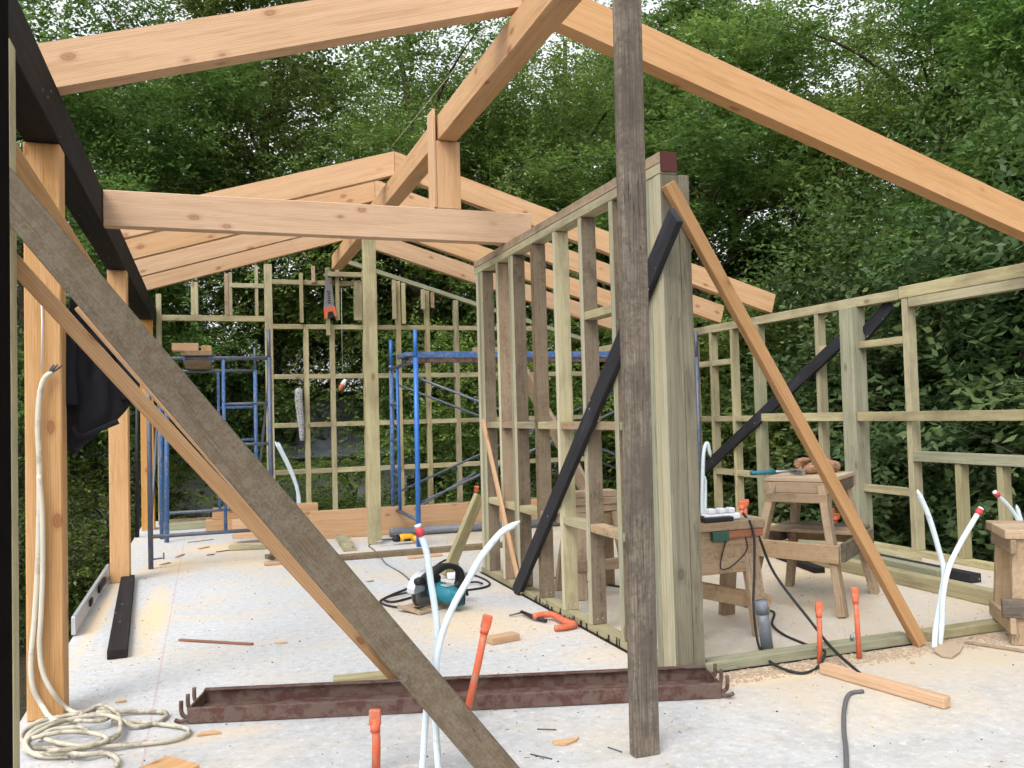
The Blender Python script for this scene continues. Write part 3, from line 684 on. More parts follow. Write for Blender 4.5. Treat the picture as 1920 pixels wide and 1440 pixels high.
def floorbar(name, a, b, w, h, mat, label, cat, z0=0.002, group=None):
    a, b = Vector(a), Vector(b); a.z = b.z = z0 + h / 2
    return tag(bar(name, a, b, w, h, mat, side=(0, 0, 1)), label, cat, group)
floorbar('black_timber', F(220, 1236), F(240, 1090), .098, .046, 'blackwood', 'charcoal black length of timber lying by the second orange post', 'timber')
floorbar('thin_stick', F(336, 1202), F(474, 1210), .022, .010, 'redwood', 'thin reddish stick lying on the pale slab', 'stick')
floorbar('timber_offcut', F(625, 1281), F(742, 1270), .07, .026, 'treated', 'grey-brown offcut on the floor at the foot of the battens', 'offcut')
floorbar('timber_offcut', F(916, 1208), F(968, 1198), .075, .035, 'fir', 'small orange block on the floor beside the leaning orange conduit', 'offcut')
floorbar('timber_stick', F(1543, 1262), F(1777, 1329), .050, .045, 'pinkfir', 'fresh square-cut timber length lying on the right foreground slab', 'timber')
floorbar('timber_offcut', F(262, 1476), F(345, 1440), .17, .028, 'post', 'bright orange board end cut off by the bottom left edge', 'offcut')
floorbar('timber_offcut', F(1810, 1207), F(1935, 1226), .022, .012, 'horse', 'thin splinter strip on the floor under the low bench', 'stick')
floorbar('black_timber', F(1450, 1042), F(1537, 1075), .085, .040, 'blackwood', 'short dark timber on the floor behind the tall bench', 'timber')

# timber lengths stacked beside the right wall
floorbar('timber_length', (4.44, 3.95, 0), (4.44, 8.6, 0), .095, .085, 'treated', 'thick yellowish beam on the floor nearest the bench, along the right wall', 'timber', group='timbers along the right wall')
floorbar('timber_length', (4.64, 4.55, 0), (4.67, 9.0, 0), .09, .10, 'green', 'greenish timber lying just behind the thick yellowish beam', 'timber', group='timbers along the right wall')
floorbar('timber_length', (4.88, 4.5, 0), (4.88, 5.5, 0), .09, .06, 'navywood', 'dark painted timber lying on the floor between the right wall and the greenish timber', 'timber', group='timbers along the right wall')
floorbar('timber_length', (5.10, 5.25, 0), (5.08, 9.2, 0), .12, .05, 'treated', 'flat board lying close against the right wall bottom plate', 'timber', group='timbers along the right wall')

# fir stack and orange board at the far end
floorbar('timber_beam', F(438, 1020) + Vector((0, .06, 0)), F(566, 1014) + Vector((0, .06, 0)), .12, .19, 'fir', 'orange beam end lying low across the floor left of the long board', 'timber', .05)
floorbar('timber_beam', (-.02, 10.25, 0), (1.3, 10.2, 0), .14, .125, 'fir', 'lower beam of the orange stack behind the left scaffold', 'timber', .012)
floorbar('timber_beam', (.05, 10.27, 0), (1.2, 10.23, 0), .13, .12, 'fir', 'upper beam of the orange stack behind the left scaffold', 'timber', .139)
floorbar('timber_beam', (-.50, 10.7, 0), (0.35, 10.75, 0), .2, .07, 'green', 'low greenish timber at the far left corner of the slab', 'timber', .002)
floorbar('bearer', F(430, 1032), F(560, 1026), .09, .048, 'treated', 'flat bearer under the low orange beam end', 'timber', .001)
tag(bar('long_board', (0.98, 9.02, .145), (3.9, 8.86, .145), .285, .045, 'fir', side=(0, 1, 0)), 'long orange board on edge behind the pale post and drill', 'board')
tag(tube('grey_pipe', [(1.75, 8.80, .045), (3.8, 8.68, .045)], .043, 'greypvc', seg=12), 'grey plastic pipe lying in front of the long orange board', 'pipe')
floorbar('timber_offcut', F(640, 1012), F(655, 1034), .11, .05, 'treated', 'pale block with a red end lying left of the pale post', 'offcut')
floorbar('timber_offcut', F(765, 1048), F(828, 1042), .06, .02, 'fir', 'thin orange strip on the floor in front of the brown floor plate', 'offcut')
floorbar('timber_offcut', F(495, 1060), F(545, 1056), .10, .02, 'fir', 'flat orange packer under the weathered block left of centre', 'offcut')
floorbar('timber_offcut', F(500, 1054), F(540, 1048), .07, .04, 'weather', 'weathered block sitting on the flat orange packer', 'offcut', .024)

# leaning pieces on the partition
tag(bar('leaning_board', F(836, 1081, 0.01), (1.985, 6.42, .60), .085, .045, 'treated', side=(0.5, -.6, .5)), 'pale timber leaning from the floor against the far partition stud', 'board')
tag(bar('leaning_stick', F(988, 1113, 0.01) + Vector((-.04, 0, 0)), U(905, 788, 'X', 1.945), .05, .022, 'pinkfir', side=(1, 0, .2)), 'thin pale stick leaning across the black partition brace', 'stick')

# aluminium level along slab edge
lv = thing('straightedge', (-.745, 6.6, 0), 'silver aluminium straightedge propped along the slab edge left', 'straightedge')
lA, lB = Vector((-.742, 5.62, .062)), Vector((-.752, 7.60, .062))
bar('rail', lA, lB, .105, .024, 'alu', lv, side=(1, 0, 0.0))
bar('grip', Vector((-.727, 6.75, .065)), Vector((-.730, 7.15, .065)), .05, .014, 'blackp', lv, side=(1, 0, 0))
bar('vial_window', Vector((-.727, 6.25, .065)), Vector((-.727, 6.37, .065)), .04, .014, 'blackp', lv, side=(1, 0, 0))
bar('end_cap', Vector((-.748, 7.60, .062)), Vector((-.750, 7.68, .062)), .115, .034, 'blackp', lv, side=(1, 0, 0))

# hose coil and conduit on the near post
def hose():
    t = thing('hose_coil', (-.38, 3.75, 0), 'untidy coil of cream hose on the floor, running up the near post', 'hose')
    def fl(pts, zs=None, r=.0090):
        P = [F(x, y, (zs[i] if zs else .013)) for i, (x, y) in enumerate(pts)]
        return tube('hose_loop', P, r, 'cream', t, seg=7, smooth_n=6)
    fl([(45, 1395), (70, 1362), (130, 1340), (210, 1330), (225, 1372), (170, 1395), (100, 1402), (55, 1400), (40, 1380), (75, 1352), (150, 1338)], [.013, .014, .02, .03, .02, .03, .02, .013, .013, .03, .04])
    fl([(150, 1342), (190, 1322), (222, 1340), (222, 1378), (180, 1398), (110, 1412), (62, 1412), (45, 1400), (60, 1372), (110, 1352), (185, 1352), (205, 1345)], [.035, .04, .045, .03, .03, .03, .02, .025, .05, .05, .04, .03])
    fl([(180, 1336), (250, 1334), (310, 1336), (298, 1352), (255, 1362), (228, 1350), (190, 1340), (120, 1352), (65, 1376), (48, 1396), (70, 1416), (130, 1418)], [.03, .015, .013, .014, .015, .04, .05, .055, .05, .04, .02, .013])
    fl([(210, 1352), (280, 1356), (345, 1364), (352, 1376), (320, 1388), (250, 1396), (180, 1400), (120, 1395), (80, 1382), (100, 1368), (150, 1364), (165, 1372)], [.02, .013, .013, .013, .013, .014, .03, .045, .04, .05, .045, .04])
    fl([(95, 1405), (150, 1414), (200, 1412), (222, 1425), (218, 1436)], [.03, .03, .015, .013, .013])
    fl([(60, 1384), (120, 1372), (180, 1376), (200, 1388), (150, 1402), (90, 1408)], [.05, .06, .055, .045, .045, .045])
    Y = 4.066
    pts = [(98, 697), (82, 712), (74, 745), (71, 800), (74, 880), (73, 980), (70, 1080), (64, 1170), (58, 1240), (62, 1290), (80, 1325)]
    P = [U(x, y, 'Y', Y) for x, y in pts] + [F(100, 1350, .03), F(140, 1356, .03)]
    tube('hose_riser', P, .0112, 'conduit', t, seg=8, smooth_n=6)
    pts = [(73, 890), (79, 960), (80, 1060), (77, 1150), (74, 1210), (80, 1260), (100, 1300)]
    P = [U(x, y, 'Y', 4.06) for x, y in pts] + [F(128, 1330, .03), F(170, 1345, .03)]
    tube('hose_riser', P, .0102, 'conduit', t, seg=8, smooth_n=6)
    for dx in (-6, 0, 7):
        tube('wire', [U(92, 702, 'Y', Y), U(101 + dx, 692, 'Y', Y - .01), U(108 + dx * 1.2, 684, 'Y', Y - .02)], .0045, 'greycord', t, seg=5, smooth_n=3)
    tube('tape', [U(77, 543, 'Y', 4.082), U(79, 600, 'Y', 4.08), U(78, 695, 'Y', 4.075)], .004, 'whitep', t, seg=5)
hose()

# jacket on the near post
def jacket():
    t = thing('jacket', (-.45, 4.3, 1.7), 'black jacket hanging from the near orange post', 'jacket')
    rings = [(1.80, -.545, .035, .05), (1.76, -.52, .06, .07), (1.70, -.485, .095, .085), (1.62, -.478, .115, .085), (1.52, -.47, .125, .085), (1.42, -.465, .14, .085), (1.34, -.462, .155, .085), (1.26, -.475, .145, .08), (1.20, -.50, .125, .075), (1.15, -.525, .085, .06), (1.135, -.535, .04, .035)]
    seg = 40; V = []; Fc = []
    for k, (z, cx, rx, ry) in enumerate(rings):
        for s in range(seg):
            a = 2 * math.pi * s / seg
            f = 1 + .13 * math.sin(a * 5 + k * .5) + .08 * math.sin(a * 9 - k * .9) * min(1, k / 4)
            zz = z + .03 * math.sin(a * 2 + 1.0) * (k / 10) + (.05 * math.cos(a) * (1 if k > 6 else 0))
            V.append((cx + rx * f * math.cos(a), 4.325 + ry * f * math.sin(a), zz))
    for k in range(len(rings) - 1):
        for s in range(seg):
            a, b = k * seg + s, k * seg + (s + 1) % seg
            Fc.append((a, a + seg, b + seg, b))
    Fc.append(tuple(range(seg))); Fc.append(tuple(range((len(rings) - 1) * seg, len(rings) * seg))[::-1])
    o = geo('body', V, Fc, 'cloth', t, None, True)
    sb_ = o.modifiers.new('s', 'SUBSURF'); sb_.levels = 1; sb_.render_levels = 1
    P = spline([U(195, 575, 'Y', 4.25), U(225, 640, 'Y', 4.24), U(238, 700, 'Y', 4.25), U(246, 748, 'Y', 4.26)], 5)
    V, Fc = tubegeo(P, [.02 + .026 * i / (len(P) - 1) for i in range(len(P))], 10)
    geo('sleeve', V, Fc, 'cloth', t, None, True)
    P = spline([U(142, 590, 'Y', 4.26), U(128, 680, 'Y', 4.25), U(128, 760, 'Y', 4.25)], 5)
    V, Fc = tubegeo(P, [.025 + .02 * i / (len(P) - 1) for i in range(len(P))], 10)
    geo('sleeve', V, Fc, 'cloth', t, None, True)
    P = spline([U(134, 800, 'Y', 4.23), U(150, 818, 'Y', 4.23), U(185, 805, 'Y', 4.225), U(222, 790, 'Y', 4.23)], 5)
    V, Fc = tubegeo(P, .012, 8); geo('hem', V, Fc, 'cloth', t, None, True)
    V, Fc = boxes([((-.60, 4.10, 1.82), (-.53, 4.115, 1.835), .002)])
jacket()

# white water pipes
def pipes(base, A, B, label, r=.0118, caps=(True, False)):
    t = thing('water_pipes', base, label, 'pipes', 'white water pipe stubs')
    for P, c in ((A, caps[0]), (B, caps[1])):
        tube('pipe', P, r, 'white', t, seg=10, smooth_n=8)
        d = (Vector(P[-1]) - Vector(P[-2])).normalized(); e = Vector(P[-1])
        if c:
            tube('cap', [e - d * .01, e + d * .022], r * 1.22, 'redcap', t, seg=10); tube('cap_ring', [e + d * .0225, e + d * .032], r * 1.08, 'white', t, seg=10)
        else:
            tube('tape_end', [e - d * .004, e + d * .012, e + d * .03], [r * 1.05, r * .7, r * .2], 'white', t, seg=8)
Y = 2.93
PA = [(792, 1440), (800, 1327), (815, 1247), (820, 1187), (815, 1137), (808, 1093), (800, 1037), (788, 1000)]
PB = [(822, 1440), (817, 1357), (818, 1250), (823, 1213), (833, 1177), (853, 1130), (880, 1083), (903, 1043), (938, 1000), (962, 985)]
pipes((.68, Y, 0), [Vector((U(791, 1455, 'Y', Y).x, Y, 0))] + [U(x, y, 'Y', Y) for x, y in PA],
      [Vector((U(823, 1455, 'Y', Y).x, Y - .01, 0))] + [U(x, y, 'Y', Y - .028) for x, y in PB],
      'pair of white pipes forking upward in the centre foreground')
Y = 3.44
pipes(F(1757, 1214), [F(1752, 1216), U(1754, 1180, 'Y', Y), U(1764, 1120, 'Y', Y), U(1770, 1075, 'Y', Y), U(1760, 1030, 'Y', Y), U(1742, 970, 'Y', Y), U(1724, 928, 'Y', Y)],
      [F(1762, 1211), U(1766, 1170, 'Y', Y - .02), U(1768, 1120, 'Y', Y - .03), U(1778, 1068, 'Y', Y - .03), U(1800, 1020, 'Y', Y), U(1834, 962, 'Y', Y)],
      'pair of white pipes forking up from the gap in the floor plate', .0135, (False, True))
Y = 4.15
pipes((U(1913, 1000, 'Y', Y).x, Y, 0), [(U(1918, 1000, 'Y', Y).x, Y, 0), U(1916, 1030, 'Y', Y), U(1912, 985, 'Y', Y), U(1896, 955, 'Y', Y), U(1870, 928, 'Y', Y)],
      [(U(1926, 1000, 'Y', Y).x, Y - .03, 0), U(1922, 1030, 'Y', Y), U(1916, 985, 'Y', Y), U(1908, 955, 'Y', Y)],
      'pair of white pipes at the right edge above the low bench', .0135, (True, False))
Y = 5.6
pipes((U(1325, 940, 'Y', Y).x, Y, 0), [(U(1317, 980, 'Y', Y).x, Y, 0), U(1317, 950, 'Y', Y), U(1318, 880, 'Y', Y), U(1320, 846, 'Y', Y), U(1326, 831, 'Y', Y), U(1331, 850, 'Y', Y)],
      [(U(1322, 980, 'Y', Y).x, Y + .04, 0), U(1322, 950, 'Y', Y), U(1322, 900, 'Y', Y + .03)],
      'bent white pipe standing just right of the thick laminated post', .014, (False, False))
Y = 10.9
pipes((U(560, 960, 'Y', Y).x, Y, 0), [(U(562, 960, 'Y', Y).x, Y, 0), U(560, 955, 'Y', Y), U(556, 915, 'Y', Y), U(540, 875, 'Y', Y), U(518, 832, 'Y', Y)],
      [(U(566, 960, 'Y', Y).x, Y + .04, 0), U(563, 955, 'Y', Y), U(559, 920, 'Y', Y), U(546, 880, 'Y', Y), U(523, 833, 'Y', Y)],
      'pair of pale pipes bending up in front of the gable frame', .017, (False, False))

def conduit(p0, p1, label, r=.0165, mat='orange', square=True):
    t = thing('conduit_stub', p0, label, 'conduit', 'orange conduit stubs in the slab')
    p0, p1 = Vector(p0), Vector(p1); d = (p1 - p0).normalized()
    tube('pipe', [p0, p0 + (p1 - p0) * .5 + Vector((.003, 0, 0)), p1 - d * .03], r * .9, mat, t, seg=12)
    if square:
        bar('flattened_end', p1 - d * .055, p1, r * 2.5, r * 1.3, mat, t, side=(0.3, 1, 0), c=.004)
        tube('tape_band', [p1 - d * .075, p1 - d * .05], r * 1.06, mat, t, seg=12)
conduit(F(872, 1352), U(915, 1153, 'Y', 3.36), 'orange conduit leaning up from the floor in front of the steel channel')
conduit((U(705, 1445, 'Y', 3.02).x, 3.02, 0), U(703, 1330, 'Y', 3.02), 'orange conduit stub at the bottom edge left of the white pipes')
conduit(F(1537, 1246), U(1535, 1127, 'Y', 3.44), 'left of the two orange conduits in front of the floor plate', .0135)
conduit(F(1611, 1236), U(1602, 1101, 'Y', 3.44), 'right of the two orange conduits in front of the floor plate', .0135)
conduit(F(895, 1000) + Vector((0, .2, 0)), U(894, 912, 'Y', 8.3), 'far orange conduit beside the end stud of the partition', .018)
conduit((U(1391, 940, 'Y', 6.9).x - .02, 6.9, 0), U(1391, 940, 'Y', 6.9), 'orange conduit left of the tall bench legs at the back', .026)
conduit((U(1397, 936, 'Y', 7.0).x - .02, 7.0, 0), U(1397, 936, 'Y', 7.0), 'orange conduit doubled up beside the one left of the tall bench', .026)
conduit((U(1556, 952, 'Y', 7.3).x - .02, 7.3, 0), U(1556, 952, 'Y', 7.3), 'orange conduit seen between the tall bench legs on the right', .035)
conduit((U(1566, 962, 'Y', 7.1).x - .02, 7.1, 0), U(1566, 962, 'Y', 7.1), 'bent orange conduit rightmost behind the tall bench', .035)
gp = thing('grey_pipe_stub', F(1436, 1224), 'grey capped plastic pipe standing on the floor by the left bench leg', 'pipe')
g0, g1 = F(1440, 1226), U(1427, 1128, 'Y', F(1440, 1226).y)
tube('pipe', [g0, g1], .030, 'greypvc', gp, seg=20); tube('collar', [g1 - (g1 - g0).normalized() * .06, g1 + Vector((0, 0, .004))], .0325, 'greypvc', gp, seg=20)

# electric cables
def cable(name, pts, r, mat, label, cat='cable', n=8):
    return tag(tube(name, pts, r, mat, seg=7, smooth_n=n), label, cat)
cable('power_cable', [U(1393, 962, 'Y', 4.1), U(1420, 1000, 'Y', 4.0), U(1452, 1075, 'Y', 3.95), F(1520, 1165, .12), F(1560, 1215, .05), F(1605, 1256, .05), F(1630, 1275, .008)], .0075, 'rubber', 'black cable dropping from the left bench across the floor plate')
cable('power_cable', [F(1618, 1296, .008), F(1592, 1302, .008), F(1583, 1330, .008), F(1582, 1370, .008), F(1586, 1410, .008), F(1588, 1500, .008)], .009, 'greycord', 'grey cable running from the loose timber to the bottom edge')
cable('power_cable', [U(1405, 975, 'Y', 3.96), U(1414, 1010, 'Y', 3.95), U(1414, 1080, 'Y', 3.9), U(1413, 1140, 'Y', 3.8), F(1423, 1212, .03), F(1450, 1245, .02), F(1500, 1262, .008), F(1532, 1252, .008), F(1547, 1225, .05), F(1536, 1215, .06), F(1522, 1212, .012), F(1470, 1190, .008), F(1448, 1170, .008), F(1452, 1150, .008), F(1440, 1143, .02)], .0068, 'rubber', 'black cable hanging by the grey pipe and looping over the floor plate')
cable('saw_cable', [F(812, 1128, .10), F(780, 1140, .02), F(735, 1137, .008), F(713, 1128, .008), F(735, 1115, .008), F(775, 1098, .008), F(800, 1075, .008), F(835, 1050, .008), F(858, 1056, .008), F(845, 1066, .008)], .0075, 'rubber', 'black cable trailing in loops left of the circular saw')
cable('saw_cable', [F(848, 1080, .02), F(885, 1078, .008), F(915, 1090, .008), F(912, 1100, .008), F(870, 1107, .008), F(840, 1105, .008), F(800, 1112, .008), F(740, 1128, .010), F(722, 1122, .018), F(770, 1110, .016), F(880, 1092, .018), F(905, 1094, .018)], .0075, 'rubber', 'black cable coil right of the circular saw')
cable('drill_cord', [F(776, 1096, .006), F(755, 1076, .006), F(725, 1058, .006), F(712, 1042, .06), F(700, 1030, .012), F(692, 1022, .006), F(715, 1012, .006), F(745, 1010, .006)], .0055, 'greycord', 'thin grey cord running from the drill over the floor plate')
cable('bench_cable', [U(1388, 985, 'Y', 4.0), U(1400, 1015, 'Y', 3.98), U(1398, 1035, 'Y', 3.97), U(1372, 1062, 'Y', 3.97), U(1353, 1067, 'Y', 3.97), U(1352, 1050, 'Y', 3.97), U(1362, 1010, 'Y', 3.98), U(1368, 988, 'Y', 4.0)], .0035, 'rubber', 'thin black wire looping down the side of the left bench')
cable('power_cable', [F(1040, 1083, .008), F(1150, 1098, .008), F(1240, 1112, .008), F(1330, 1120, .008), F(1400, 1122, .008)], .007, 'rubber', 'black cable on the floor behind the partition and thick post')

# circular saw
def circ_saw():
    o = F(828, 1140)
    t = thing('circular_saw', o, 'teal and black circular saw lying on its side on the slab', 'circular saw')
    M = Matrix.Translation(o + Vector((-.02, .0, 0.004))) @ Matrix.Rotation(math.radians(34), 4, 'Z') @ Matrix.Rotation(math.radians(6), 4, 'X') @ Matrix.Scale(1.22, 4)
    def g(name, V, Fc, mat, sm=False): return geo(name, V, Fc, mat, t, M, sm)
    V, Fc = boxes([((-.17, -.03, .002), (.12, .135, .007), .001), ((-.17, -.03, .0072), (-.165, .135, .02), .001)]); g('base_plate', V, Fc, 'horse')
    arc = [(-.03 + .098 * math.cos(q), .085 + .098 * math.sin(q)) for q in [math.radians(-15 + 13.2 * i) for i in range(16)]] + [(-.03 + .02 * math.cos(q), .085 + .02 * math.sin(q)) for q in [math.radians(183 - 66 * i) for i in range(4)]]
    V, Fc = extrude(arc, ((0, .062, 0), (1, 0, 0), (0, 0, 1)), (0, .05, 0)); g('blade_guard', V, Fc, 'alu')
    V, Fc = tubegeo([(-.03, .084, .075), (-.03, .088, .075)], .086, 30); g('blade', V, Fc, 'steel')
    V, Fc = tubegeo([(-.035, .066, .06), (-.035, .106, .06)], [.062, .062], 22); g('lower_guard', V, Fc, 'steel')
    P = [Vector((0, .062, .085)), Vector((0, .04, .088)), Vector((0, -.02, .085)), Vector((0, -.08, .08)), Vector((0, -.125, .078))]
    V, Fc = tubegeo(P, [.040, .050, .052, .050, .040], 18); g('motor_housing', V, Fc, 'teal', True)
    V, Fc = boxes([((-.042, -.15, .036), (.042, -.105, .118), .014)]); g('motor_cap', V, Fc, 'teal')
    for i in range(5):
        V, Fc = boxes([((-.03 + i * .013, -.152, .05), (-.024 + i * .013, -.148, .10), .0005)]); g('vent_slot', V, Fc, 'blackp')
    V, Fc = boxes([((-.03, -.075, .128), (.03, -.03, .134), .001)]); g('label_plate', V, Fc, 'alu')
    P = spline([Vector((-.07, .03, .15)), Vector((-.01, .02, .195)), Vector((.075, .01, .205)), Vector((.145, .0, .175)), Vector((.16, .0, .115)), Vector((.115, .0, .08)), Vector((.045, .0, .09))], 6)
    V, Fc = tubegeo(P, [.021 + .006 * math.sin(i * .35) for i in range(len(P))], 12); g('handle', V, Fc, 'blackp', True)
    V, Fc = boxes([((-.10, .005, .125), (.02, .058, .168), .016)]); g('gear_case', V, Fc, 'blackp')
    V, Fc = tubegeo([(-.095, .03, .15), (-.13, .03, .155), (-.15, .03, .155)], [.018, .022, .018], 12); g('front_knob', V, Fc, 'blackp', True)
    V, Fc = tubegeo([Vector((.16, .0, .115)), Vector((.20, -.01, .08)), Vector((.21, -.02, .03))], .008, 8); g('cord_sleeve', V, Fc, 'rubber', True)
circ_saw()
sk = thing('plug_socket', F(852, 1085), 'small white-grey extension socket beside the black cable coil', 'socket')
V, Fc = boxes([((-.05, -.03, .002), (.03, .03, .045), .006)]); geo('body', V, Fc, 'whitep', sk, Matrix.Translation(F(852, 1085)))
V, Fc = boxes([((.031, -.02, .005), (.10, .02, .04), .006)]); geo('plug', V, Fc, 'steel', sk, Matrix.Translation(F(852, 1085)))

# drill
def drill():
    o = F(752, 1021); t = thing('power_drill', o, 'yellow and black power drill lying in front of the orange board', 'drill')
    M = Matrix.Translation(o) @ Matrix.Rotation(math.radians(8), 4, 'Z')
    V, Fc = tubegeo([Vector((-.02, 0, .06)), Vector((.02, 0, .064)), Vector((.10, 0, .06)), Vector((.135, 0, .055))], [.032, .038, .037, .028], 14); geo('body', V, Fc, 'yellow', t, M, True)
    V, Fc = tubegeo([Vector((-.085, 0, .058)), Vector((-.065, 0, .058)), Vector((-.018, 0, .06))], [.016, .030, .034], 14); geo('chuck', V, Fc, 'blackp', t, M, True)
    V, Fc = tubegeo([Vector((-.25, 0, .045)), Vector((-.085, 0, .057))], .008, 8); geo('bit', V, Fc, 'steel', t, M, True)
    P = spline([Vector((.11, 0, .055)), Vector((.15, -.04, .04)), Vector((.155, -.10, .03)), Vector((.14, -.13, .028))], 5)
    V, Fc = tubegeo(P, [.030] * (len(P) - 3) + [.032, .034, .03], 12); geo('grip', V, Fc, 'yellow', t, M, True)
    V, Fc = boxes([((.02, -.036, .03), (.09, -.02, .06), .006)]); geo('label_band', V, Fc, 'blackp', t, M)
drill()

# orange pipe bends by the partition
ob = thing('conduit_bend', F(1030, 1165), 'loose bent orange conduit with a black tip lying by the partition plate', 'conduit')
tube('bend', [F(1000, 1156, .03), F(1025, 1152, .035), F(1040, 1154, .035), F(1062, 1166, .03), F(1080, 1171, .022)], .019, 'orange', ob, seg=10, smooth_n=5)
tube('bend', [F(1080, 1172, .02), F(1062, 1176, .02), F(1040, 1178, .02)], .017, 'orange', ob, seg=10, smooth_n=4)
tube('rod', [F(955, 1154, .012), F(980, 1148, .02)], .006, 'greycord', ob, seg=6)
tube('socket', [F(978, 1147, .025), F(998, 1156, .022), F(1024, 1164, .016)], [.010, .013, .011], 'blackp', ob, seg=8)
tag(geo('board_scrap', *extrude([(F(1753, 1207).x, F(1753, 1207).y), (F(1775, 1205).x, F(1775, 1205).y), (F(1806, 1214).x, F(1806, 1214).y), (F(1800, 1226).x, F(1800, 1226).y), (F(1786, 1236).x, F(1786, 1236).y), (F(1764, 1233).x, F(1764, 1233).y), (F(1752, 1225).x, F(1752, 1225).y)][::-1], ((0, 0, .004), (1, 0, 0), (0, 1, 0)), (0, 0, .008)), 'board'), 'torn brown board scrap at the foot of the white pipes', 'board scrap')

# ================================================================== BENCHES
def tall_bench():
    t = thing('saw_stool', (3.6, 4.56, 0), 'tall splay-legged timber stool carrying leather gloves and a hammer', 'saw stool')
    ux = Vector((.60, .44, 0)).normalized(); uy = Vector((-ux.y, ux.x, 0)); O = Vector((3.60, 4.56, 0)); H = .79
    ux, uy = uy * -1, ux     # ux: front face direction, uy: depth
    W = lambda a, b, z: O + ux * a + uy * b + Vector((0, 0, z))
    # feet (a along front, b depth)
    feet = {(-1, -1): W(-.30, -.37, 0), (1, -1): W(.27, -.39, 0), (1, 1): W(.29, .37, 0), (-1, 1): W(-.26, .37, 0)}
    for k, f in feet.items():
        top = W(k[0] * .145, k[1] * .255, H - .05)
        bar('leg', f, top, .085, .045, 'horse', t, side=ux)
    bar('top_board', W(-.205, -.175, H - .014), W(.205, -.175, H - .014), .19, .026, 'board', t, side=(0, 0, 1))
    bar('top_board', W(-.205, .02, H - .015), W(.205, .02, H - .015), .19, .026, 'board', t, side=(0, 0, 1))
    bar('top_board', W(-.205, .215, H - .014), W(.205, .215, H - .014), .19, .026, 'board', t, side=(0, 0, 1))
    for s in (-1, 1):
        bar('top_rail', W(-.20, s * .285 + .02, H - .062), W(.20, s * .285 + .02, H - .062), .065, .045, 'horse', t, side=uy)
        bar('top_rail', W(s * .180, -.24, H - .065), W(s * .180, .28, H - .065), .07, .045, 'weather', t, side=ux)
        bar('top_rail', W(-.185, s * .30, H - .122), W(.185, s * .30, H - .122), .055, .03, 'horse', t, side=uy)
    bar('low_rail', W(-.30, -.375, .37), W(.26, -.385, .355), .105, .026, 'horse', t, side=uy)
    bar('low_rail', W(-.27, .365, .37), W(.27, .365, .37), .10, .026, 'horse', t, side=uy)
    bar('low_rail', W(.285, -.40, .37), W(.285, .36, .37), .105, .026, 'weather', t, side=ux)
    bar('low_rail', W(-.29, -.36, .37), W(-.275, .36, .37), .10, .026, 'weather', t, side=ux)
    bar('shelf', W(-.26, .05, .435), W(.28, .05, .435), .20, .022, 'horse', t, side=(0, 0, 1))
    bar('shelf', W(-.26, .26, .435), W(.28, .26, .435), .18, .022, 'weather', t, side=(0, 0, 1))
    return W, H
W5, H5 = tall_bench()
def lump(name, c, rad, mat, parent, seed, M=None, n=18, m=12, amp=.18):
    rg = random.Random(seed); ph = [rg.uniform(0, 6.3) for _ in range(6)]; V = []; Fc = []
    for j in range(m + 1):
        th = math.pi * j / m
        for i in range(n):
            a = 2 * math.pi * i / n
            f = 1 + amp * (math.sin(3 * a + ph[0] + th * 2) * .5 + math.sin(5 * a + ph[1] - th * 3) * .3 + math.sin(4 * th + ph[2] + a) * .35)
            V.append(Vector((rad[0] * f * math.sin(th) * math.cos(a), rad[1] * f * math.sin(th) * math.sin(a), rad[2] * f * math.cos(th))))
    for j in range(m):
        for i in range(n):
            a, b = j * n + i, j * n + (i + 1) % n; Fc.append((a, a + n, b + n, b))
    return geo(name, V, Fc, mat, parent, Matrix.Translation(c) @ (M or Matrix.Identity(4)), True)
gl = thing('work_gloves', W5(.0, .05, H5), 'tan leather gloves in a heap on the tall stool', 'gloves')
gc = U(1535, 868, 'Y', 4.62)
lump('glove', Vector((gc.x + .06, gc.y, H5 + .047)), (.10, .065, .042), 'leather', gl, 1, Matrix.Rotation(.25, 4, 'Y'))
lump('glove', Vector((gc.x - .07, gc.y - .03, H5 + .037)), (.09, .055, .034), 'leather', gl, 2, Matrix.Rotation(-.2, 4, 'Y'))
for k, (a, z, l) in enumerate(((.1, .085, .12), (.35, .07, .13), (.6, .055, .12), (.85, .04, .11))):
    p = Vector((gc.x - .08, gc.y + .01 * k, H5 + z))
    V, Fc = tubegeo(spline([p, p + Vector((-l * .5, -.02, .005)), p + Vector((-l, -.02 - .02 * k, -.01))], 4), [.016] * 8 + [.011], 8)
    geo('glove_finger', V, Fc, 'leather', gl, None, True)
hm = thing('hammer', W5(-.1, .05, H5), 'hammer with dark blue handle overhanging the tall stool', 'hammer')
h0 = U(1408, 874, 'Y', 4.55); h1 = U(1495, 872, 'Y', 4.55); h0.z = h1.z = H5 + .028
tube('handle', [h0, h0.lerp(h1, .5)], .0135, 'teal', hm, seg=10); tube('shank', [h0.lerp(h1, .5), h1], .009, 'steel', hm, seg=10)
bar('head', h1 + Vector((0, -.06, -.006)), h1 + Vector((0, .06, -.006)), .03, .03, 'steel', hm, side=(0, 0, 1))

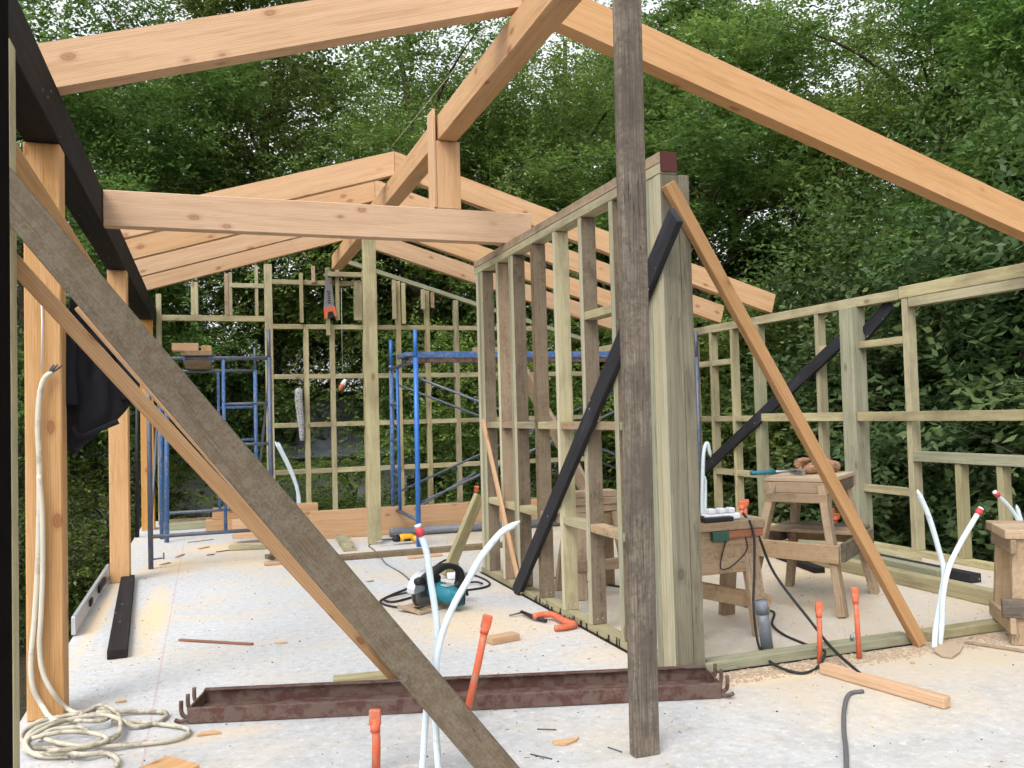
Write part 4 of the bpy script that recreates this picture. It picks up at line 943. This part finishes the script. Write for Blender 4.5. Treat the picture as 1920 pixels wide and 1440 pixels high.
def left_bench():
    t = thing('saw_horse', (2.62, 4.15, 0), 'brown saw horse with a deep apron standing right of the laminated post', 'saw horse')
    H = .62
    box('top_board', (2.28, 3.96, H - .045), (2.83, 4.06, H), 'horse', t)
    box('top_board', (2.24, 4.065, H - .047), (2.88, 4.20, H - .003), 'horse', t)
    box('top_board', (2.30, 4.205, H - .044), (2.86, 4.33, H - .002), 'weather', t)
    box('apron', (2.44, 3.985, .345), (2.805, 4.003, H - .049), 'horse', t)
    box('painted_block', (2.50, 3.955, H - .10), (2.60, 3.983, H - .047), 'greenpaint', t)
    box('cleat', (2.60, 3.965, H - .088), (2.82, 3.983, H - .047), 'redwood', t)
    bar('leg', (2.785, 3.965, 0), (2.745, 4.02, H - .05), .09, .045, 'horse', t, side=(0, 1, .1))
    bar('leg', (2.90, 4.47, 0), (2.80, 4.25, H - .05), .09, .045, 'horse', t, side=(0, 1, 0))
    bar('leg', (2.32, 3.965, 0), (2.36, 4.02, H - .05), .09, .045, 'horse', t, side=(0, 1, .1))
    bar('leg', (2.28, 4.45, 0), (2.36, 4.25, H - .05), .09, .045, 'horse', t, side=(0, 1, 0))
    bar('stretcher', (2.30, 4.45, .27), (2.86, 3.98, .165), .085, .045, 'horse', t, side=(.6, .75, 0))
left_bench()
ps = thing('power_strip', (2.66, 4.1, .62), 'white power strip with plugs on the left saw horse', 'power strip')
box('body', (2.50, 4.02, .622), (2.72, 4.075, .655), 'whitep', ps, c=.006)
for x in (2.53, 2.59, 2.65): box('plug', (x, 4.025, .656), (x + .04, 4.07, .685), 'whitep', ps, c=.006)
box('plug', (2.47, 4.03, .63), (2.499, 4.065, .65), 'blackp', ps, c=.004)
ch = thing('charger', (2.55, 4.0, .62), 'flat black charger on the left saw horse edge', 'charger')
box('body', (2.46, 3.965, .6215), (2.64, 4.012, .646), 'blackp', ch, c=.005)
def bench3():
    t = thing('saw_horse', (2.55, 5.4, 0), 'brown saw horse stacked with boards, seen through the partition', 'saw horse')
    box('top_board', (2.25, 5.28, .555), (2.66, 5.45, .60), 'horse', t); box('rail', (2.27, 5.30, .46), (2.64, 5.34, .553), 'horse', t)
    for x, dx in ((2.33, -.05), (2.60, .05)):
        for y, dy in ((5.30, -.10), (5.45, .10)):
            bar('leg', (x + dx, y + dy, 0), (x, y, .55), .08, .04, 'horse', t, side=(0, 1, 0))
    box('stretcher', (2.22, 5.20, .18), (2.66, 5.24, .25), 'horse', t)
bench3()
tag(box('timber_offcut', (2.28, 5.27, .602), (2.70, 5.40, .645), 'horse'), 'brown board lying lowest on the saw horse behind the partition', 'offcut')
tag(box('timber_offcut', (2.20, 5.32, .647), (2.62, 5.44, .69), 'horse'), 'brown board lying uppermost on the saw horse behind the partition', 'offcut')
tag(bar('leaning_board', (2.62, 5.75, .60), (2.34, 6.6, 1.75), .13, .03, 'horse', side=(0.8, .3, .3)), 'wide board leaning back behind the partition studs', 'board')
def bench4():
    O = Vector((3.79, 3.27, 0)); an = math.radians(-36); ux = Vector((math.cos(an), math.sin(an), 0)); uy = Vector((-ux.y, ux.x, 0))
    t = thing('saw_stool', O, 'low timber stool cut off by the right edge of the picture', 'saw stool')
    W = lambda a, b, z: O + ux * a + uy * b + Vector((0, 0, z)); H = .575
    for b, m in ((.07, 'horse'), (.205, 'board'), (.34, 'horse')): bar('top_board', W(-.03, b, H - .024), W(.75, b, H - .024), .13, .046, m, t, side=(0, 0, 1))
    for a in (.05, .66):
        for b in (.05, .35): bar('leg', W(a - (.03 if a < .1 else -.03), b - (.02 if b < .1 else -.02), 0), W(a, b, H - .05), .085, .05, 'horse', t, side=uy)
        bar('cleat', W(a - .045, .0, H - .085), W(a - .045, .40, H - .085), .07, .025, 'horse', t, side=ux)
    bar('low_rail', W(-.06, .0, .185), W(.75, .0, .185), .095, .028, 'weather', t, side=uy)
    bar('low_rail', W(-.015, -.02, .10), W(-.015, .42, .10), .08, .028, 'horse', t, side=ux)
bench4()

# ================================================================== HANGING THINGS
def handsaw():
    Yw = YB - .06
    o = U(618, 590, 'Y', Yw); t = thing('handsaw', o, 'handsaw with an orange handle hanging on the gable frame', 'handsaw')
    pts = [(611, 507), (620, 507), (627, 575), (607, 577)]
    P = [U(x, y, 'Y', Yw) for x, y in pts]; d = Vector((0, .006, 0))
    geo('blade', P + [p + d for p in P], [(0, 1, 2, 3), (7, 6, 5, 4), (0, 4, 5, 1), (1, 5, 6, 2), (2, 6, 7, 3), (3, 7, 4, 0)], 'steel', t)
    hp = [(607, 577), (628, 574), (632, 592), (628, 594), (624, 583), (615, 585), (614, 596), (609, 598)]
    q = [U(x, y, 'Y', Yw - .012) for x, y in hp]; n = len(q); d = Vector((0, .03, 0))
    geo('handle', q + [p + d for p in q], [tuple(range(n)), tuple(range(n, 2 * n))[::-1]] + [(i, i + n, (i + 1) % n + n, (i + 1) % n) for i in range(n)], 'orange', t)
    hp = [(615, 586), (624, 584), (628, 594), (616, 597)]
    q = [U(x, y, 'Y', Yw - .010) for x, y in hp]; n = 4
    geo('grip', q + [p + d * .8 for p in q], [tuple(range(n)), tuple(range(n, 2 * n))[::-1]] + [(i, i + n, (i + 1) % n + n, (i + 1) % n) for i in range(n)], 'blackp', t)
    # maker's lettering down the blade, as dark strokes
    for k in range(6):
        y0 = 546 + k * 4.2
        a = U(613.5 + k * .25, y0, 'Y', Yw - .003); b = U(619 + k * .25, y0 + 1.6, 'Y', Yw - .003)
        bar('letter_stroke', a, b, .012, .003, 'blackp', t, side=(0, 1, 0), c=.0005)
handsaw()
pb = thing('plumb_line', U(641, 700, 'Y', 11.2), 'string with an orange and white plumb weight hanging before the gable frame', 'plumb line')
tube('string', [U(640, 540, 'Y', 11.2), U(642, 705, 'Y', 11.2)], .003, 'string', pb, seg=5)
a, b = U(648, 712, 'Y', 11.2), U(636, 732, 'Y', 11.2)
tube('weight', [a, a.lerp(b, .5)], [.022, .035], 'whitep', pb, seg=10); tube('weight_tip', [a.lerp(b, .5), b], [.035, .015], 'orange', pb, seg=10)
P = [U(x, y, 'Y', YB - .03) for x, y in ((561, 727), (560, 745), (562, 770), (565, 800), (566, 826))]
tag(tube('foam_strip', spline(P, 4), [.02] + [.052] * 3 + [.05] * 4 + [.046] * 4 + [.035] * 3 + [.03] * 2, 'foam', seg=10), 'mottled white foam strip hanging beside a gable stud', 'foam strip')

# ================================================================== FLOOR LITTER
def litter(name, n, mat, seed, region, size, label, cat, flat=.25, zone=None):
    rg = np.random.default_rng(seed); V = []; Fc = []
    for k in range(n):
        for _ in range(20):
            x = rg.uniform(region[0], region[1]); y = region[2] + (region[3] - region[2]) * rg.random() ** 1.3
            if zone is None or zone(x, y, rg): break
        L = rg.uniform(*size); w = L * rg.uniform(.18, .7); h = max(.0015, w * flat * rg.uniform(.5, 1.4)); a = rg.uniform(0, 6.28)
        ca, sa = math.cos(a), math.sin(a); b = len(V); tl = rg.uniform(-.2, .2) * h
        for zz, sc in ((.0008, 1.0), (.0008 + h, .72)):
            for px, py in ((-L, -w), (L, -w * .6), (L * .8, w), (-L * .9, w * .7)):
                V.append((x + (px * ca - py * sa) * sc / 2, y + (px * sa + py * ca) * sc / 2, zz + (tl if zz > .001 else 0)))
        Fc += [(b + 4, b + 5, b + 6, b + 7), (b, b + 1, b + 5, b + 4), (b + 1, b + 2, b + 6, b + 5), (b + 2, b + 3, b + 7, b + 6), (b + 3, b, b + 4, b + 7)]
    o = geo(name, V, Fc, mat); tag(o, label, cat); o['kind'] = 'stuff'
zr = lambda x, y, r: r.random() < (.9 if (x > 2.2 and y > 3.5) or (abs(y - 3.42) < .12 and x > 2.2) or (1.0 < x < 1.99 and 4.2 < y < 5.6) else .28)
litter('dark_crumbs', 800, 'rubber', 1, (-.7, 5.2, 2.2, 9), (.003, .011), 'dark crumbs of grit scattered over the slab', 'grit', .5)
litter('brown_chips', 420, 'horse', 2, (-.7, 5.2, 2.9, 10), (.006, .026), 'small brown wood chips scattered over the slab', 'wood chips', .2, zr)
litter('sawdust_flakes', 6500, 'sawdust', 3, (-.7, 5.2, 2.6, 10.5), (.003, .013), 'pale sawdust flakes scattered over the slab', 'sawdust', .25, zr)
zp = lambda x, y, r: abs(y - 3.43) < .10 * r.random() + .03
litter('sawdust_drift', 2600, 'board', 4, (2.1, 4.3, 3.2, 3.5), (.004, .024), 'drift of sawdust along the front of the floor plate', 'sawdust', .3, zp)
def chip(px, py, s, mat, label, seed):
    rg = random.Random(seed); c = F(px, py); n = 6
    poly = [(c.x + s * (.35 + .85 * rg.random()) * math.cos(2 * math.pi * i / n + .3), c.y + .6 * s * (.35 + .85 * rg.random()) * math.sin(2 * math.pi * i / n + .3)) for i in range(n)]
    tag(geo('wood_chip', *extrude(poly, ((0, 0, .002), (1, 0, 0), (0, 1, 0)), (0, 0, .007)), mat), label, 'wood chip', 'loose wood chips')
chip(393, 1377, .055, 'pinkfir', 'pale chip on the floor between hose coil and steel channel', 1)
chip(1060, 1393, .055, 'pinkfir', 'pale split chip on the floor left of the tall grey prop', 2)
chip(525, 1207, .045, 'pinkfir', 'pale flake beside the thin reddish stick', 3)
chip(230, 1317, .028, 'fir', 'small orange sliver behind the hose coil', 4)
chip(1290, 1284 , .03, 'horse', 'brown flake just right of the steel channel hooks', 5)
chip(1710, 1244, .02, 'pinkfir', 'tiny pale chip in front of the floor plate', 6)
for i, (a, b) in enumerate((((1007, 1367), (1043, 1368)), ((995, 1414), (1035, 1423)), ((1140, 1401), (1166, 1410)))):
    tag(tube('nail', [F(*a, .003), F(*b, .003)], .003, 'greycord', seg=6), ['nail lying level on the floor left of the pale split chip', 'longest nail lying near the bottom edge in the middle', 'bent little nail between pale chip and grey prop'][i], 'nail', 'loose nails on the slab')
for i, (a, b, w) in enumerate((((352, 1018), (400, 1012), .02), ((372, 1030), (392, 1026), .03), ((405, 1036), (440, 1031), .015), ((330, 1046), (345, 1040), .02), ((300, 1060), (318, 1056), .03), ((388, 1042), (402, 1040), .02), ((590, 1062), (620, 1068), .02), ((688, 1092), (700, 1090), .02))):
    floorbar('splinter', F(*a), F(*b), w, .007, ('firdark', 'horse', 'weather')[i % 3], ('longest splinter', 'broad splinter', 'thin straight splinter', 'small splinter', 'splinter nearest the near scaffold leg', 'tiny splinter', 'splinter right of the slanting plank', 'splinter by the grey drill cord')[i] + ' lying on the far left slab' * (i < 6) + ' on the slab' * (i > 5), 'splinter', group='loose splinters on the slab')
tag(tube('anchor_bolt', [(3.02, 3.548, .046), (3.02, 3.548, .075)], .008, 'steel', seg=8), 'short steel bolt standing up from the floor plate', 'bolt')

# ================================================================== TREES
def leafcloud(name, mat, seed, nclump, ntwig, nleaf, L, Wd, shape, shell=(.35, 1.0), tw=(.35, .7), flat=.30, pad=.43):
    """leafy sprays: clumps in an ellipsoid, every clump a bunch of twigs, every twig a row of folded leaves"""
    rg = np.random.default_rng(seed); rx, ry, z0, z1 = shape
    nb = max(8, nclump // 8)                       # boughs; every bough carries a pad of clumps
    bd = rg.normal(size=(nb, 3)); bd /= np.linalg.norm(bd, axis=1)[:, None]
    r = shell[0] + (shell[1] - shell[0]) * rg.random(nb) ** .6
    lob = 1 + .16 * np.sin(bd[:, 0] * 4 + seed) * np.cos(bd[:, 2] * 5 + seed * 2)
    bc = bd * r[:, None] * lob[:, None] * np.array([rx, ry, (z1 - z0) / 2]) + np.array([0, 0, (z0 + z1) / 2])
    wb = rg.integers(0, nb, nclump); sp = pad
    off = rg.normal(size=(nclump, 3)) * np.array([sp, sp, sp * .34]); off[:, 2] -= .25 * (off[:, 0] ** 2 + off[:, 1] ** 2)
    c = bc[wb] + off
    d = bd[wb] * .6 + off / (np.linalg.norm(off, axis=1)[:, None] + .05) * .7; d /= np.linalg.norm(d, axis=1)[:, None] + 1e-6
    btone = rg.random(nb)[wb]
    n = nclump * ntwig
    cc = np.repeat(c, ntwig, 0); dd = np.repeat(d, ntwig, 0)
    td = dd * .7 + rg.normal(size=(n, 3)) * np.array([.75, .75, flat]); td[:, 2] += .10
    td /= np.linalg.norm(td, axis=1)[:, None]
    tl = rg.uniform(tw[0], tw[1], n)
    org = cc + rg.normal(size=(n, 3)) * .16
    m = n * nleaf
    k = np.tile(np.arange(nleaf), n); t = (k + .6) / nleaf
    T = np.repeat(td, nleaf, 0); TL = np.repeat(tl, nleaf); O = np.repeat(org, nleaf, 0)
    up = np.array([0, 0, 1.0]) + rg.normal(size=(m, 3)) * .32
    side = np.cross(T, up); side /= np.linalg.norm(side, axis=1)[:, None] + 1e-9
    sg = np.where(k % 2 == 0, 1.0, -1.0)[:, None]
    pos = O + T * (t * TL)[:, None]; pos[:, 2] -= .22 * (t * TL) ** 2
    ld = T * .75 + side * sg * .8 + rg.normal(size=(m, 3)) * .28; ld[:, 2] -= .15
    ld /= np.linalg.norm(ld, axis=1)[:, None]
    nn = np.cross(ld, side); nn /= np.linalg.norm(nn, axis=1)[:, None] + 1e-9
    pr = np.cross(ld, nn)
    ll = (L * rg.uniform(.65, 1.25, m))[:, None]; ww = ll * (Wd / L)
    mid = pos + ld * ll * .45
    v = np.empty((m, 4, 3)); v[:, 0] = pos; v[:, 1] = mid + pr * ww * .5 + nn * ww * .12; v[:, 2] = pos + ld * ll; v[:, 3] = mid - pr * ww * .5 + nn * ww * .12
    me = bpy.data.meshes.new(name); me.vertices.add(m * 4); me.vertices.foreach_set('co', v.astype(np.float32).ravel())
    me.loops.add(m * 4); me.loops.foreach_set('vertex_index', np.arange(m * 4, dtype=np.int32))
    me.polygons.add(m); me.polygons.foreach_set('loop_start', np.arange(0, m * 4, 4, dtype=np.int32))
    at = me.attributes.new('rnd', 'FLOAT', 'FACE'); at.data.foreach_set('value', (np.clip(rg.random(m) * .30 + np.repeat(np.repeat(btone * .75 + rg.random(nclump) * .25, ntwig), nleaf) * .66 + np.where(k >= nleaf - 3, .12, 0), 0, 1)).astype(np.float32))  # twig-end leaves paler: young growth that also paints in lit, fluffy spray tips
    me.materials.append(MT[mat]); me.update(calc_edges=True)
    return me, c
def limbs(seed, c, h, rad, lean=0.0, nb=26):
    rg = random.Random(seed); V, Fc = [], []
    P = [Vector((0, 0, 0))]; n = 8
    for i in range(1, n + 1): P.append(Vector((lean * i / n * h * .3 + rg.uniform(-.10, .10), rg.uniform(-.10, .10), h * i / n)))
    Q = spline(P, 3); tubegeo(Q, [rad * (1 - .82 * i / (len(Q) - 1)) * (1.35 if i == 0 else 1) for i in range(len(Q))], 9, V, Fc)
    idx = list(range(len(c))); rg.shuffle(idx)
    for i in idx[:nb]:
        e = Vector(c[i].tolist()); zb = max(.6, min(h * .95, e.z - rg.uniform(.4, .5) * math.hypot(e.x, e.y)))
        k = min(len(Q) - 1, int(zb / h * (len(Q) - 1))); s = Q[k]
        mid = s.lerp(e, .5) + Vector((rg.uniform(-.2, .2), rg.uniform(-.2, .2), rg.uniform(.0, .35)))
        B = spline([s, mid, e], 4); r0 = rad * .34 * (1 - .6 * k / len(Q))
        tubegeo(B, [r0 * (1 - .85 * j / (len(B) - 1)) for j in range(len(B))], 6, V, Fc)
    me = bpy.data.meshes.new('trunk'); me.from_pydata([tuple(v) for v in V], [], Fc); me.materials.append(MT['bark'])
    me.polygons.foreach_set('use_smooth', [True] * len(me.polygons)); me.update(); return me
VAR = []
for k, (rx, ry, z0, z1, ncl) in enumerate(((3.3, 3.0, 1.6, 12.5, 780), (3.0, 3.2, 1.8, 13.5, 780), (2.8, 2.8, .6, 11.0, 700))):
    ls = (1.0, 1.25, .85)[k]
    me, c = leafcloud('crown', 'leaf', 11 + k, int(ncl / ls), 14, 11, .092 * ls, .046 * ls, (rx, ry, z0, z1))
    VAR.append((me, limbs(21 + k, c, z1 * .92, .24, .15 * (k - 1), 34)))
def tree(name, var, loc, rz, sc, label, group, cat='tree'):
    t = bpy.data.objects.new(name, None); t.empty_display_size = 1
    M = Matrix.Translation(loc) @ Matrix.Rotation(rz, 4, 'Z') @ Matrix.Diagonal((sc[0], sc[0], sc[1], 1))
    reg(t, M); tag(t, label, cat, group)
    for nm, me in (('trunk', var[1]), ('crown', var[0])):
        o = bpy.data.objects.new(nm, me); reg(o, M, t)
        if nm == 'crown': o['kind'] = 'stuff'
TR = [
    (0, (-2.6, 16.4, -2.6), 0.3, (1.0, 1.0), 'leafy tree behind the left scaffold and black beam'),
    (1, (1.2, 18.2, -2.4), 1.9, (1.05, 1.0), 'leafy tree behind the pale post and ridge end'),
    (2, (4.2, 16.6, -2.2), 2.7, (1.1, 1.08), 'leafy tree behind the king post and near ridge beam'),
    (0, (7.8, 18.0, -2.2), 4.0, (1.1, 1.06), 'leafy tree behind the tall grey prop'),
    (1, (11.2, 16.5, -2.0), 5.1, (1.05, 1.0), 'leafy tree behind the thick laminated post'),
    (2, (13.0, 12.2, -1.8), 0.9, (1.1, 1.1), 'leafy tree behind the middle of the right rafter'),
    (0, (12.2, 8.2, -1.8), 2.2, (1.0, .98), 'leafy tree filling the upper right corner'),
    (1, (8.7, 13.6, -2.0), 3.3, (.85, .72), 'shorter leafy tree above the far corner of the right wall'),
    (2, (-7.2, 15.0, -4.0), 1.2, (.95, .85), 'leafy tree outside the left posts, farther back'),
    (1, (-5.2, 22.0, -4.5), 2.4, (1.0, .80), 'leafy tree in the upper left corner'),
    (0, (-1.0, 24.5, -3.5), 5.5, (1.3, 1.2), 'tall back-row tree between the left scaffold tree and the ridge tree'),
    (2, (5.6, 24.0, -3.2), 1.1, (1.35, 1.4), 'tall back-row tree between the king post tree and the grey prop tree'),
    (0, (18.5, 20.5, -2.5), 3.8, (1.3, 1.2), 'tall back-row tree over the middle of the right rafter'),
    (1, (12.6, 23.5, -3.0), 2.9, (1.3, 1.2), 'tall back-row tree right of the grey prop'),
    (0, (-6.4, 10.4, -5.2), 4.4, (.72, .62), 'small tree down the bank beside the near post'),
]
for v, loc, rz, sc, lab in TR: tree('leafy_tree', VAR[v], loc, rz, sc, lab, 'trees around the site')
# neighbour's house just below, its roof seen through the gable frame
nh = thing('neighbour_house', (2.3, 19.0, -1.8), 'grey-roofed house glimpsed between the trees through the gable frame', 'house')
box('wall', (-0.6, 16.7, -2.6), (5.2, 20.8, 0.62), 'housewall', nh, c=.02)
for k in range(11):
    y0 = 16.3 + k * .23; z0 = .52 + k * .115
    bar('roof_course', (-0.9, y0 + .13, z0 + .065), (5.5, y0 + .13, z0 + .065), .30, .03, 'rooftile', nh, side=(0, -.447, .894), c=.004)
for k in range(11):
    y0 = 21.3 - k * .23; z0 = .52 + k * .115
    bar('roof_course', (-0.9, y0 - .13, z0 + .065), (5.5, y0 - .13, z0 + .065), .30, .03, 'rooftile', nh, side=(0, .447, .894), c=.004)
for x in (.4, 3.6):
    w_ = box('window', (x, 16.66, -1.2), (x + .9, 16.70, .1), 'whitep', nh); box('pane', (x + .07, 16.645, -1.12), (x + .83, 16.658, .02), 'darkglass', w_)
# understorey behind the gable and big-leaved shrubs right
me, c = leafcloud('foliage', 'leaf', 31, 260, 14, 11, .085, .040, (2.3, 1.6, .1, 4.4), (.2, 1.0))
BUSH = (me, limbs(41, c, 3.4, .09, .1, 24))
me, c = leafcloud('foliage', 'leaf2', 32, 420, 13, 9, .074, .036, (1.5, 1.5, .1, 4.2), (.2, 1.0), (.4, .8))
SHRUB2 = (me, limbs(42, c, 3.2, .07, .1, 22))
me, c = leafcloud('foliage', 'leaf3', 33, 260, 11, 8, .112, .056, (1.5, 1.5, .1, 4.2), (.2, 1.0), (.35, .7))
SHRUB = (me, limbs(43, c, 3.2, .07, .1, 22))
def bush(var, loc, rz, sc, label, group):
    t = bpy.data.objects.new('shrub', None); M = Matrix.Translation(loc) @ Matrix.Rotation(rz, 4, 'Z') @ Matrix.Diagonal((sc[0], sc[0], sc[1], 1))
    reg(t, M); tag(t, label, 'shrub', group)
    for nm, me in (('stems', var[1]), ('foliage', var[0])):
        o = bpy.data.objects.new(nm, me); reg(o, M, t)
        if nm == 'foliage': o['kind'] = 'stuff'
for loc, rz, sc, lab in (((-1.6, 15.0, -2.4), .2, (.9, .75), 'dark shrub behind the left scaffold'), ((2.2, 14.0, -1.8), 1.4, (1.0, .56), 'dark shrub behind the pale centre post'), ((5.2, 14.1, -1.8), 2.6, (1.0, 1.1), 'dark shrub behind the far end of the partition'), ((8.2, 12.2, -1.7), 3.7, (1, 1.05), 'dark shrub behind the far right corner of the frames')):
    bush(BUSH, loc, rz, sc, lab, 'shrubs behind the gable frame')
for loc, rz, sc, lab in (((8.8, 9.6, -1.6), .5, (1.1, 1.15), 'large-leaved shrub behind the orange diagonal brace'), ((8.8, 7.2, -1.6), 1.7, (1.1, 1.2), 'large-leaved shrub behind the two thick studs of the right wall'), ((8.8, 5.0, -1.6), 3.0, (1.15, 1.35), 'large-leaved shrub behind the window sill of the right wall'), ((10.2, 6.6, -1.6), 4.3, (1.3, 1.75), 'tall large-leaved shrub at the right edge under the rafter'), ((10.4, 10.2, -1.6), 5.2, (1.25, 1.55), 'large-leaved shrub rising behind the end of the right rafters'), ((8.7, 3.0, -1.6), 0.2, (1.1, 1.3), 'large-leaved shrub at the lower right edge beyond the sill')):
    bush(SHRUB2 if sc[1] > 1.5 else SHRUB, loc, rz, sc, lab, 'large-leaved shrubs along the right wall')
